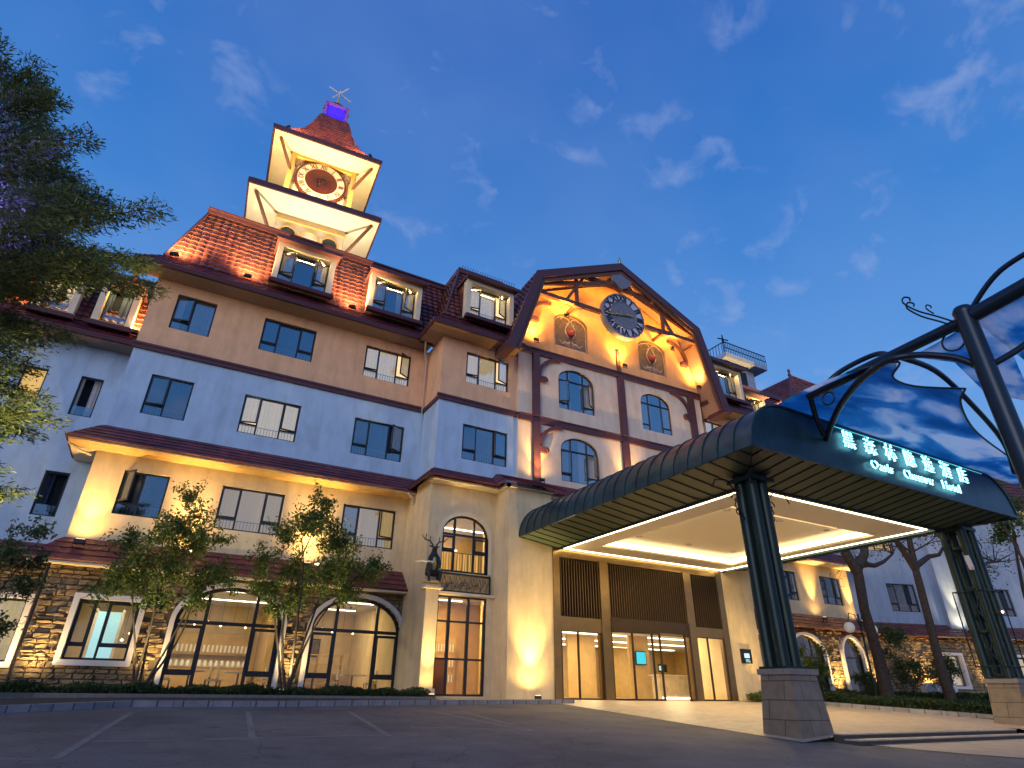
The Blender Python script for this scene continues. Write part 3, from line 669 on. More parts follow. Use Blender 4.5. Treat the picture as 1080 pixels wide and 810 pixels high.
# restaurant behind the arches
ri = MB().use('cream_stucco'); ri.box(-3.1,9.2,33,33.2,-.2,3.7); ri.box(-3.1,-2.95,26,33,-.2,3.7); ri.box(9.05,9.2,26,33,-.2,3.7)
ri.build('interior_wall', H)
rc = MB().use('white_paint'); rc.box(-3.1,9.2,25.98,33.2,3.55,3.68); rc.use('led_white')
rc.box(.2,4.6,27.6,27.75,3.52,3.545); rc.box(.2,4.6,30.6,30.75,3.52,3.545); rc.box(5.2,8.6,28.2,28.35,3.52,3.545); rc.box(5.2,8.6,31.2,31.35,3.52,3.545); rc.box(-2.4,-.4,28.6,28.75,3.52,3.545); rc.build('interior_ceiling', H)
rf = MB().use('floor_tile'); rf.box(-3.1,9.2,25.98,33.2,-.19,-.14); rf.build('interior_floor', H)
for x, y, p in ((-1.6,29,60), (2.4,29.2,120), (7,29.4,120)): area('restaurant_lamp', (x, y, 3.5), (x, y, 0), p*.8, 1.6, .3, (1,.76,.40))
# skirt roofs of the wing
roof_slope('skirt_roof', (-4.25,25.0,3.78), (9.3,25.0,3.78), (-3.45,26.0,4.68), (9.3,26.0,4.68), .6, .30, 0, .028, 'shingle', H)
roof_slope('skirt_roof', (-4.25,27.4,3.78), (-4.25,25.0,3.78), (-3.45,27.4,4.68), (-3.45,26.0,4.68), .6, .30, 0, .028, 'shingle', H)
roof_slope('skirt_roof', (-4.35,24.95,8.02), (9.2,24.95,8.02), (-3.45,26.0,8.95), (9.3,26.0,8.95), .6, .30, 0, .028, 'shingle', H)
roof_slope('skirt_roof', (-4.35,27.8,8.02), (-4.35,24.95,8.02), (-3.45,27.8,8.95), (-3.45,26.0,8.95), .6, .30, 0, .028, 'shingle', H)
e = MB().use('eave_wood'); e.box(-4.25,9.2,25.0,26.0,7.93,7.99); e.use('cream_trim'); e.box(-4.15,9.2,25.05,25.6,3.68,3.74); e.box(-4.25,-3.42,26,27.8,7.93,7.99)
e.use('cream_stucco')
e.build('eaves', H)
# downpipe in the corner and at the left
dp = MB().use('pipe_white'); dp.tube([(8.75,25.0,16.0),(8.95,25.5,15.75),(9.2,25.85,15.3),(9.2,25.85,8.9)], .055, 8); dp.build('downpipe', H); dp = MB().use('pipe_white'); dp.tube([(8.6,25.0,7.98),(8.85,25.0,7.7),(9.15,25.7,7.4),(9.15,25.8,4.9)], .055, 8)
dp.build('downpipe', H); dp = MB().use('pipe_white'); dp.tube([(-4.3,25.6,7.95),(-3.9,25.9,7.8),(-3.55,26.1,7.75)], .05, 8); dp.build('downpipe', H)

# ---- recessed left part
FL = frame(0, 27.8); LWn = [(-5.03,-4.23,9.76,11.5), (-5.0,-4.2,5.68,7.4), (-6.95,-6.15,9.76,11.5), (-7.9,-7.1,5.68,7.4), (-9.3,-8.5,9.76,11.5), (-10.4,-9.6,5.68,7.4)]
wall_panel('wall', FL, rect(-14,-3.1,3.9,12.9), [rect(*w) for w in LWn], .32, 'blue_stucco', H)
for i, w in enumerate(LWn): window(FL @ Matrix.Translation((w[0],0,w[2])), w[1]-w[0], w[3]-w[2], H, ('blue','amber','amber','dark','dark','dark')[i] if i != 1 else 'dark', cols=(), rail=(i == 1), openl=-1, openr=-1)
GL = (-5.9,-4.0,.72,2.7); FLs = frame(0, 27.3)
wall_panel('wall', FLs, rect(-14,-3.4,-.4,4.2), [rect(*GL)], .34, 'mortar', H); stone_cladding(FLs, -14, -3.45, -.3, 4.0, [av(GL)], H)
surround(FLs @ Matrix.Translation((GL[0],0,GL[2])), 1.9, 1.98, H, t=.17, proud=.2, m='white_paint'); window(FLs @ Matrix.Translation((GL[0],0,GL[2])), 1.9, 1.98, H, 'lit', cols=(.5,), rail=False, openl=-1)
roof_slope('skirt_roof', (-14,26.7,3.78), (-3.9,26.7,3.78), (-14,27.8,4.68), (-3.4,27.8,4.68), .6, .30, 0, .028, 'shingle', H)
e = MB().use('soffit'); e.box(-14,-3.3,26.9,27.8,12.86,12.94); e.use('gutter_metal'); e.box(-14,-3.4,26.78,26.94,12.9,13.1); e.build('eaves', H)
roof_slope('roof', (-14,26.85,13.05), (-3.4,26.85,13.05), (-14,27.45,13.75), (-3.4,27.45,13.75), .6, .25, 0, .03, 'shingle', H)
roof_slope('roof', (-14,27.45,13.75), (-3.4,27.45,13.75), (-14,28.9,17.2), (-3.4,28.9,17.2), .34, .34, .045, .055, 'roof_tile', H)
rb = MB().use('purple_wood'); rb.box(-14,-3.4,28.8,29.0,17.15,17.4); rb.use('gutter_metal'); rb.box(-14,-3.4,29,33,17,17.15); rb.build('roof_trim', H)
for x0, lit in ((-7.25,'blue'), (-5.15,'dark')): dormer(frame(x0,27.3), 1.0, 14.0, 1.7, lit, -1, -1, H, 2.1, cols=())
# taller tiled block at the far left
roof_slope('roof', (-24,30,17.0), (-8.6,30,17.0), (-23,31.6,22.6), (-10.0,31.6,22.6), .34, .34, .045, .055, 'roof_tile', H)
roof_slope('roof', (-8.6,30,17.0), (-8.6,38,17.0), (-10.0,31.6,22.6), (-10,36.5,22.6), .34, .34, .045, .055, 'roof_tile', H)
rb = MB().use('purple_wood'); rb.box(-23,-9.9,31.5,36.6,22.55,22.8); rb.use('peach_stucco'); rb.box(-23,-8.7,30.1,38,13,17); rb.build('wall', H)

# ---- bay left of the gable
FB = frame(0, 24)
def bay(xa, xb, wx0, wx1, lits):
    ww = [(wx0,wx1,13.72,15.46), (wx0,wx1,9.68,11.45)]
    wall_panel('wall', FB, rect(xa,xb,12.6,16.0), [rect(*ww[0])], .32, 'peach_stucco', H)
    wall_panel('wall', FB, rect(xa,xb,8.4,12.6), [rect(*ww[1])], .32, 'blue_stucco', H)
    for w, lit, (a, b) in zip(ww, lits, ((5,20),(8,8))): window(FB @ Matrix.Translation((w[0],0,w[2])), w[1]-w[0], w[3]-w[2], H, lit, openl=a, openr=b)
    s = MB().use('purple_wood'); s.box(xa-.1,xb,23.9,24,12.45,12.62); s.box(xa-.13,xb,23.86,24,12.62,12.72); s.box(xa-.1,xa,24,26,12.45,12.62); s.build('string_course', H)
    for q in (xa, xb-.3): s = MB().use('peach_stucco'); s.box(q,q+.3,24.32,26,12.6,16); s.use('blue_stucco'); s.box(q,q+.3,24.32,26,8.4,12.6); s.build('side_wall', H)
bay(9.34, 14.0, 10.66, 13.1, ('lit','dark'))
bay(26.2, 31.0, 27.2, 29.6, ('lit','dark'))
for xa, xb, x0, x1 in ((8.45,13.4,9.15,14.2), (26.6,31.7,25.9,31.0)):
    sf = MB().use('soffit'); sf.box(xa,xb,23.05,24,15.98,16.06); sf.box(xa,x0+.2,24,25.2,15.98,16.06); sf.use('gutter_metal'); sf.box(xa-.1,xb+.1,22.94,23.1,16.0,16.24); sf.box(xa-.1,xa+.05,23.1,25.0,16.0,16.24); sf.build('eaves', H)
    roof_slope('roof', (xa-.05,22.98,16.2), (xb+.05,22.98,16.2), (xa+.75,23.65,17.0), (xb-.1,23.65,17.0), .6, .25, 0, .03, 'shingle', H)
    roof_slope('roof', (xa+.7,23.62,16.95), (xb-.15,23.62,16.95), (xa+1.9,25.0,21.0), (xb-.4,25.0,21.0), .34, .34, .045, .055, 'roof_tile', H)
    roof_slope('roof', (xa,25.6,16.2), (xa-.05,22.98,16.2), (xa+.7,25.6,16.95), (xa+.75,23.65,17.0), .6, .25, 0, .03, 'shingle', H)
    roof_slope('roof', (xa+.7,26.6,16.95), (xa+.7,23.62,16.95), (xa+1.9,26.9,21.0), (xa+1.9,25.0,21.0), .34, .34, .045, .055, 'roof_tile', H)
    r = MB().use('purple_wood'); r.box(xa+1.8,xb-.3,24.85,25.1,20.98,21.3); r.box(xa+1.8,xa+2.0,25.1,27,20.98,21.3); r.tube([(xa+.7,23.6,17.0),(xa+1.88,24.97,21.1)], .07, 6)
    r.use('gutter_metal'); r.box(xa+1.9,xb-.4,25.1,27.2,20.9,21.1); r.build('roof_trim', H)
dormer(frame(10.35,23.32), 2.3, 17.32, 1.80, 'lit', 12, 28, H, 2.3)
dormer(frame(27.9,23.32), 2.2, 17.32, 1.80, 'blue', 8, 20, H, 2.3)
cr_ = MB().use('scroll_iron')
for k in range(22): x = 10.5+k*.16; cr_.tube([(x,25,21.3),(x+.04,25,21.55),(x+.1,25,21.62)], .015, 4)
cr_.tube([(10.5,25,21.34),(14,25,21.34)], .02, 4); cr_.build('roof_cresting', H)

# ---- lower tower front with arched window and door
FT = frame(0, 23.2)
AW = (9.62,11.80,4.40,5.95,6.80); AD = (9.58,11.82,-.12,3.48)
wall_panel('wall', FT, rect(9.3,12.3,-.4,8.45), [arch_poly(*AW), rect(*AD)], .32, 'cream_stucco', H)
s = MB().use('cream_stucco'); s.box(9.0,9.3,23.2,26,-.4,8.3); s.build('side_wall', H)
window(FT @ Matrix.Translation((AW[0],0,AW[2])), AW[1]-AW[0], AW[4]-AW[2], H, 'amber', arch=AW[3]-AW[2], cols=(.28,.7), glass='glass_clear', curtain=False, openl=.4, openr=.4, bot=.36, t=.09)
surround(FT @ Matrix.Translation((AW[0],0,AW[2])), AW[1]-AW[0], AW[4]-AW[2], H, arch=AW[3]-AW[2], t=.14, proud=.06)
s = MB(FT).use('dark_frame'); s.box(9.5,11.9,-.12,0,3.62,3.66); s.box(9.5,11.9,-.12,0,4.28,4.34); s.box(9.5,9.55,-.12,0,3.66,4.28); s.box(11.85,11.9,-.12,0,3.66,4.28); s.use('relief_gold'); s.box(9.55,11.85,-.06,0,3.66,4.28)
s.use('mural_base')
for cx, r in ((10.7,.26),(10.7,.16),(10.15,.2),(11.25,.2)):
    s.tube([(cx+r*math.cos(a*.3), -.075, 3.75+r*math.sin(a*.3)) for a in range(0, 11)], .018, 5)
for k in range(26): x = 9.65+k*.083; s.tube([(x,-.07,3.72+.1*math.sin(k*1.7)),(x+.09,-.07,4.05+.14*math.sin(k*2.3)),(x+.02,-.07,4.2)], .012, 4)
s.build('relief_panel', H)
w = MB(FT).use('dark_frame'); X0, X1, Z0, Z1 = AD
for x in (X0, X0+.54, X0+1.38, X1-.11): w.box(x, x+.12, .08, .17, Z0, Z1)
for z in (Z0, 1.12, 2.48, Z1-.07): w.box(X0+.075, X1-.07, .085, .165, z, z+.07)
w.use('brown_cloth'); w.box(X0+.08,X0+.58,.1,.15,Z0+.07,1.12); d_ = w.build('door', H)
w = MB(FT).use('glass_clear'); w.box(X0+.65,X1-.07,.125,.132,Z0+.07,Z1-.07); w.box(X0+.08,X0+.58,.125,.132,1.19,Z1-.07); w.build('pane', d_)
s = MB().use('cream_trim'); s.box(9.3,12.1,23.06,23.2,3.5,3.6); s.box(8.88,9.5,22.7,23.2,3.66,3.82); s.box(8.8,9.58,22.62,23.2,3.6,3.66); s.use('cream_stucco'); s.box(8.92,9.45,22.75,23.2,-.2,3.6); s.box(8.86,9.52,22.68,23.2,-.2,.12); s.build('pilaster', H)
# room behind
s = MB().use('wood_panel'); s.box(9.3,13.9,27,27.1,-.2,8); s.use('white_paint'); s.box(9.3,13.9,23.6,27,6.9,7.0); s.box(9.3,13.9,23.55,27,3.7,3.85); s.use('floor_tile'); s.box(9.3,13.9,23.5,27,-.19,-.14); s.use('led_white'); s.box(9.8,13,25.9,25.97,6.86,6.89); s.box(9.9,12,26.92,26.98,6.1,6.14); s.box(9.6,12,26,26.07,3.66,3.69)
s.use('curtain_amber')
for k in range(9): s.box(9.5+k*.28,9.62+k*.28,24.3,24.34,3.9,5.4)
s.build('interior_wall', H)
area('tower_room_lamp', (11,25,6.8), (11,25,0), 90, .8, .4, (1,.7,.32)); area('tower_door_lamp', (11,25,3.6), (11,25,0), 150, .8, .4, (1,.66,.26))
sh = MB().use('wood_panel'); sh.box(10.2,12.0,26.5,26.9,-.15,2.2); sh.use('glassware')
for k in range(12):
    for j in range(3): sh.tube([(10.3+k*.14,26.42,.4+j*.6),(10.3+k*.14,26.42,.7+j*.6)], .03, 6)
solo('display_cabinet', sh, 'wooden display cabinet of bottles seen through the tall glazed side door', 'cabinet', (11.1,26.7,-.15))
# column block left of the portal
s = MB().use('cream_stucco'); s.box(12.14,14.3,22.0,24.4,-.4,8.15); s.build('column_block', H)
s = MB().use('cream_trim'); s.box(12.0,14.34,21.85,22.0,8.0,8.14); s.box(12.0,12.14,21.85,23.2,8.0,8.14); s.box(8.85,12.1,22.6,23.2,8.02,8.1); s.build('eaves', H)
roof_slope('skirt_roof', (8.6,22.35,8.1), (12.2,22.35,8.1), (9.3,23.95,8.98), (12.6,23.95,8.98), .6, .30, 0, .028, 'shingle', H)
roof_slope('skirt_roof', (8.6,26,8.1), (8.6,22.35,8.1), (9.3,26,8.98), (9.3,23.95,8.98), .6, .30, 0, .028, 'shingle', H)
roof_slope('skirt_roof', (11.75,21.45,8.12), (14.75,21.45,8.12), (12.4,23.7,9.15), (14.4,23.7,9.15), .6, .30, 0, .028, 'shingle', H)
roof_slope('skirt_roof', (11.75,23.4,8.12), (11.75,21.45,8.12), (12.4,23.9,9.15), (12.4,23.7,9.15), .6, .30, 0, .028, 'shingle', H)
roof_slope('skirt_roof', (14.7,22.5,8.25), (26.8,22.2,8.25), (14.4,23.75,9.15), (26.8,23.3,9.15), .6, .30, 0, .028, 'shingle', H)
s = MB().use('cream_stucco'); s.box(14.3,26.4,22.9,23.2,5.7,8.2); s.box(24.35,26.45,22.0,24.6,-.4,8.15); s.box(26.1,26.4,24.6,26,-.4,8.4); s.box(14.3,24.35,22.05,22.35,5.75,6.3); s.build('wall', H)

# ---- portal
por = MB().use('bronze')
por.box(14.3,14.62,21.93,22.25,-.2,5.72); por.box(16.72,17.18,21.9,22.3,-.2,5.35); por.box(21.72,22.18,21.9,22.3,-.2,5.35); por.box(23.98,24.35,21.93,22.25,-.2,5.72); por.box(14.62,23.98,21.95,22.25,5.28,5.74)
por.box(14.62,16.72,21.97,22.2,2.32,2.88); por.box(22.18,23.98,21.97,22.2,2.45,2.88); por.use('dark_bronze'); por.box(17.18,21.72,21.85,22.2,2.42,2.98)
por.use('black_part'); por.box(14.62,23.98,22.26,22.4,2.8,5.3)
P_ = por.build('portal_frame', H)
def slats(x0, x1, z0, z1):
    m = MB().use('slat_bronze'); n = int((x1-x0)/.132)
    for i in range(n+1): x = x0+(x1-x0)*i/n; m.box(x-.019, x+.019, 21.96, 22.10, z0, z1)
    m.use('bronze'); m.box(x0,x1,22.13,22.15,z0,z0+.05); m.build('louvre_panel', H)
slats(14.7,16.66,2.9,5.25); slats(17.25,21.66,3.0,5.25); slats(22.25,23.92,2.9,5.25)
def glass_door(pts, z0, z1, name='glass_door'):
    m = MB().use('dark_bronze')
    for (x, y) in pts: m.box(x-.035,x+.035,y-.035,y+.035,z0,z1)
    for a, b in zip(pts[:-1], pts[1:]): m.bar((*a,z0+.035),(*b,z0+.035),.05,.07); m.bar((*a,z1-.02),(*b,z1-.02),.05,.05)
    o = m.build(name, H); g = MB().use('glass_clear')
    for a, b in zip(pts[:-1], pts[1:]): g.add([(*a,z0),(*b,z0),(*b,z1),(*a,z1)], [(0,1,2,3)])
    g.build('pane', o); return o
glass_door([(14.66,22.0),(15.5,22.0),(16.68,22.0)], -.2, 2.34)
glass_door([(17.2,21.95),(18.0,21.55),(18.9,21.32),(19.3,21.28)], -.2, 2.42)
glass_door([(20.9,21.42),(21.7,21.9)], -.2, 2.42)
glass_door([(22.2,22.0),(22.9,22.0),(23.95,22.0)], -.2, 2.46)
hd = MB().use('dark_bronze'); pts = [(17.2,21.95),(18.0,21.52),(18.9,21.28),(19.8,21.25),(20.9,21.4),(21.7,21.93)]
for a, b in zip(pts[:-1], pts[1:]): hd.add([(*a,2.42),(*b,2.42),(*b,2.86),(*a,2.86)], [(0,1,2,3)])
hd.add([(x,y,2.42) for x, y in pts], [tuple(range(len(pts)))]); hd.add([(x,y,2.86) for x, y in pts], [tuple(range(len(pts)))]); hd.build('door_canopy', H)
# lobby
s = MB().use('wood_panel'); s.box(14.3,36,38,38.2,-.2,3.1); s.box(14.3,14.5,22.4,38,-.2,3.1); s.box(35.8,36,26.2,38,-.2,3.1); s.box(20.4,22.3,30,30.2,-.15,3.0); s.box(27.4,29.8,36,36.2,-.15,3.0); s.box(23.5,24.9,28.45,28.65,-.15,2.98)
s.use('bronze'); s.box(21.3,21.42,28.2,28.4,-.15,2.98); s.box(24.6,24.9,32.4,32.6,-.15,2.98); s.build('interior_wall', H); s = MB().use('wood_panel'); s.box(25.9,26.05,24.7,26.2,-.15,2.98); s.build('interior_wall', H)
s = MB().use('white_paint'); s.box(14.3,26,22.42,26.1,2.98,3.3); s.box(14.3,36,26.1,38.2,2.98,3.3); s.use('led_white'); s.box(15,34,28.6,28.9,2.95,2.975); s.box(15,34,32.2,32.6,2.95,2.975); s.box(15,34,36,36.4,2.95,2.975); s.build('interior_ceiling', H)
s = MB().use('floor_tile'); s.box(14.3,36,22.0,38.2,-.21,-.165); s.build('interior_floor', H)
for x, y in ((16.5,24.0),(19.5,25.5),(22.8,24.2),(20.5,28.0),(26.5,28.2),(23,34),(29,33.5),(18,34)): area('lobby_lamp', (x, y, 2.95), (x, y, 0), 120, 1.2, 1.2, (1,.76,.36))
s = MB().use('marble'); s.prism([(24.2,-.165),(28.2,-.165),(28.2,.95),(24.2,.95)], 27.0, 27.6); s.use('white_paint'); s.box(24.1,28.3,26.9,27.7,.95,1.0); s.use('led_white'); s.box(24.3,28.1,26.97,26.99,-.14,-.08); solo('reception_desk', s, 'long marble reception desk in the lit lobby behind the open doors', 'desk', (26.2,27.3,-.165))
s = MB().use('black_part'); s.box(24.2,24.8,26.98,27.02,1.12,1.5); s.use('screen_blue'); s.box(24.23,24.5,26.972,26.978,1.2,1.42); s.use('black_part'); s.box(24.45,24.55,27.0,27.1,1.0,1.2); solo('desk_monitor', s, 'small tilted computer monitor on the end of the marble reception desk', 'monitor', (24.5,27,1.0))
s = MB().use('black_part'); s.box(23.85,24.6,28.36,28.44,1.5,2.2); s.use('screen_cyan'); s.box(23.9,24.55,28.345,28.355,1.55,2.15); solo('wall_screen', s, 'square turquoise screen on the wood panel inside the lobby', 'screen', (24.2,28.4,1.9))
s = MB().use('dark_frame'); s.box(15.0,15.5,25.2,25.38,-.15,1.9); s.use('screen_blue'); s.box(15.08,15.42,25.19,25.197,.5,1.6); solo('display_stand', s, 'dark upright display stand with a blue screen behind the left lobby glass', 'display stand', (15.25,25.3,-.165))
s = MB().use('white_paint'); s.lathe([(0,-.1),(.16,0),(.24,.2),(.26,.5),(.22,.8),(.1,.95),(0,1.0)], (25.3,24.3,1.2), 16); s.use('wood_panel'); s.lathe([(0,-.165),(.3,-.165),(.22,.3),(.2,1.0),(.28,1.1),(0,1.1)], (25.3,24.3,0), 16); solo('pale_vase', s, 'tall pale vase on a wooden plinth behind the right lobby glass', 'vase', (25.3,24.3,-.165))
# small lit sign on the right pier
s = MB().use('black_part'); s.box(24.98,25.68,21.93,21.998,1.42,2.05); s.use('screen_dark'); s.box(25.02,25.64,21.92,21.928,1.46,2.01); s.use('screen_blue'); s.box(25.15,25.5,21.912,21.919,1.66,1.86)
for k in range(3): s.box(25.2,25.45+.03*k,21.905,21.911,1.58-.05*k,1.60-.05*k)
solo('wall_sign', s, 'small square dark sign with a glowing pale blue screen on the right entrance pier', 'sign', (25.3,21.97,1.7))

# ---- gable
GA = -2.0; FG = frame(14.1, 23.85, 0, GA)
prof = [(-.45,16.3),(-.35,17.6),(.75,20.6),(5.9,22.9),(11.0,20.6),(12.1,17.6),(12.25,16.3)]
wins = [(1.97,4.30,13.52,15.30,16.02), (7.55,9.78,13.45,15.2,15.92), (2.0,4.35,9.50,11.2,11.95), (7.55,9.8,9.45,11.15,11.85)]
wall_panel('wall', FG, rect(-.5,12.25,8.6,16.4), [arch_poly(*w) for w in wins], .35, 'pink_stucco', H)
pan = [(1.78,4.08,17.35,19.05,19.72), (7.72,9.90,17.3,18.95,19.62)]
wall_panel('wall', FG, [(-.45,16.4)]+prof[1:-1]+[(12.25,16.4)], [arch_poly(*p) for p in pan], .35, 'orange_stucco', H)
for i, w in enumerate(wins):
    M = FG @ Matrix.Translation((w[0],0,w[2])); window(M, w[1]-w[0], w[4]-w[2], H, 'blue' if i != 3 else 'lit', arch=w[3]-w[2], cols=(.28,.7), openl=(24,0,10,0)[i], openr=(34,0,42,0)[i], bot=.16, rail=False)
for p in pan:
    m = MB(FG).use('mural_base'); ap = arch_poly(*p); m.prism(ap, .12, .2); cx = (p[0]+p[1])/2; cz = p[2]+1.15
    o = m.build('mural_panel', H)
    e = MB(FG).use('mural_light')   # a framed crest of scrolls and leaves
    for k in range(len(ap)): a, b = ap[k], ap[(k+1) % len(ap)]; q = .91; e.bar((cx+(a[0]-cx)*q,.11,cz+(a[1]-cz)*q), (cx+(b[0]-cx)*q,.11,cz+(b[1]-cz)*q), .02, .045)
    for s_ in (-1,1):
        e.tube([(cx+s_*(.12+.28*math.sin(t)*(1-.12*t)), .10, cz-.35+.32*t) for t in np.linspace(0,3.1,10)], .035, 5)
        e.tube([(cx+s_*(.35+.3*math.cos(t)), .10, cz+.78+.2*math.sin(t)) for t in np.linspace(0,4.4,9)], .022, 5)
        e.tube([(cx+s_*(.25+.2*t), .10, cz-.75+.12*math.sin(3*t)) for t in np.linspace(0,2.4,8)], .022, 5)
        for k in range(5): e.tube([(cx+s_*.05,.10,cz-.6),(cx+s_*(.15+.13*k),.10,cz-.95+.03*k)], .014, 4)
    e.use('mural_red'); e.lathe([(0,0),(.2,.03),(.24,.2),(.2,.4),(0,.5)], (cx,.10,cz-.25), 10); e.build('crest', o)
# half-timbering: bands, posts and curved braces
tb = MB(FG).use('purple_wood')
for z in (16.35, 12.32): tb.box(-.5,12.25,-.12,0,z,z+.3); tb.box(-.5,12.25,-.17,0,z+.3,z+.36)
tb.build('timber_band', H)
for x0, x1 in ((.32,.70),(5.92,6.32),(11.2,11.6)):
    t_ = MB(FG).use('purple_wood'); t_.box(x0,x1,-.2,-.001,8.9,12.32); t_.box(x0,x1,-.2,-.001,12.68,16.35); t_.build('timber_post', H)
def brace(x, z, s_, parent=H):
    m = MB(FG).use('purple_wood'); P = [(x+s_*1.35*math.sin(t), z-1.15*(1-math.cos(t)) if 0 else z-1.2+1.2*math.sin(t)) for t in np.linspace(0,PI/2,9)]
    P = [(x+s_*1.35*(1-math.cos(t)), z-1.25+1.25*math.sin(t)) for t in np.linspace(0,PI/2,9)]
    for a, b in zip(P[:-1], P[1:]): m.bar((a[0],-.09,a[1]), (b[0],-.09,b[1]), .16, .17)
    m.box(min(x,x+s_*.42),max(x,x+s_*.42),-.2,-.01,z-1.55,z-1.25); m.lathe([(0,-.12),(.09,-.1),(.13,0),(.09,.1),(0,.12)], (x+s_*.42,-.12,z-1.4), 8)
    m.build('timber_brace', parent)
for x, s_ in ((.70,1),(11.2,-1)):
    for z in (16.3, 12.28): brace(x, z, s_)
for x, s_ in ((.2,1),(11.5,-1)): brace(x, 20.0, s_)
cp = MB(FG).use('timber'); cp.box(6.0,6.24,-.1,0,16.75,18.1); cp.build('timber_post', H)
# gable roof with deep overhang
RO = [(-1.75,15.75),(-.05,20.8),(5.85,23.55),(11.6,20.6),(13.05,15.35)]; TH = .34
def inset(P, t):
    out = []
    for i, p in enumerate(P):
        a = Vector(P[max(i-1,0)]); b = Vector(P[min(i+1,len(P)-1)]); d = (b-a).normalized(); n = Vector((d.y,-d.x)); out.append((p[0]+n.x*t, p[1]+n.y*t))
    return out
IN_ = inset(RO, TH)
gr = MB(FG).use('soffit')
for i in range(4): gr.add([(IN_[i][0],y,IN_[i][1]) for y in (-1.3,7)]+[(IN_[i+1][0],y,IN_[i+1][1]) for y in (7,-1.3)], [(0,1,2,3)])
gr.build('gable_soffit', H)
for i in range(4):
    a, b = RO[i], RO[i+1]; T = lambda p, y: tuple(FG @ Vector((p[0], y, p[1])))
    if i < 2: roof_slope('roof', T(a,7), T(a,-1.3), T(b,7), T(b,-1.3), .34, .34, .045, .055, 'roof_tile', H)
    else: roof_slope('roof', T(b,-1.3), T(b,7), T(a,-1.3), T(a,7), .34, .34, .045, .055, 'roof_tile', H)
bb = MB(FG).use('purple_wood')
O2 = inset(RO, -.10); I2 = inset(RO, TH+.08)
for i in range(4): bb.prism([O2[i], O2[i+1], I2[i+1], I2[i]], -1.46, -1.3); 
I3 = inset(RO, TH+.32)
bb.use('timber')
for i in range(4): bb.prism([inset(RO,TH+.1)[i], inset(RO,TH+.1)[i+1], I3[i+1], I3[i]], -1.36, -1.24)
bb.use('purple_wood')
for i in (0, 4): x, z = RO[i]; bb.box(x-.2 if i == 0 else x-.35, x+.35 if i == 0 else x+.2, -1.5, -.1, z-.28, z+.02)
bb.build('barge_board', H)
fi = MB(FG).use('gold'); fi.lathe([(0,-.1),(.1,0),(.05,.12),(.12,.25),(.03,.4),(.0,.7)], (5.85,-1.3,23.65), 10); fi.build('finial', H)
# open truss in the overhang
tr = MB(FG).use('timber'); y = -1.05
def bb2(p, q, w=.2, h=.24): tr.bar((p[0],y,p[1]), (q[0],y,q[1]), w, h)
bb2((.0,19.75),(4.3,19.75)); bb2((7.6,19.75),(11.6,19.75)); bb2((.15,20.35),(4.75,21.9)); bb2((7.0,21.9),(11.4,20.35))
bb2((2.9,21.95),(8.8,21.95)); bb2((2.7,19.8),(2.7,21.9),.16,.18); bb2((9.0,19.8),(9.0,21.9),.16,.18); bb2((2.0,19.85),(3.3,21.95),.14,.16); bb2((9.7,19.85),(8.4,21.95),.14,.16)
bb2((4.9,21.98),(5.5,22.9),.14,.16); bb2((6.8,21.98),(6.2,22.9),.14,.16)
for x in (.1,11.6): tr.box(x-.1,x+.1,-1.15,0,19.62,19.85)
for x in (2.7,9.0): tr.box(x-.08,x+.08,-1.15,0,19.66,19.84); tr.box(x-.3,x+.3,-1.2,-.95,19.5,19.62)
tr.build('gable_truss', H)
sh = MB(FG).use('clock_mid'); sh.prism([(5.85,21.75),(6.5,22.15),(6.62,22.55),(6.2,22.75),(5.85,23.0),(5.5,22.75),(5.08,22.55),(5.2,22.15)], -1.34, -1.2); sh.build('gable_shield', H)
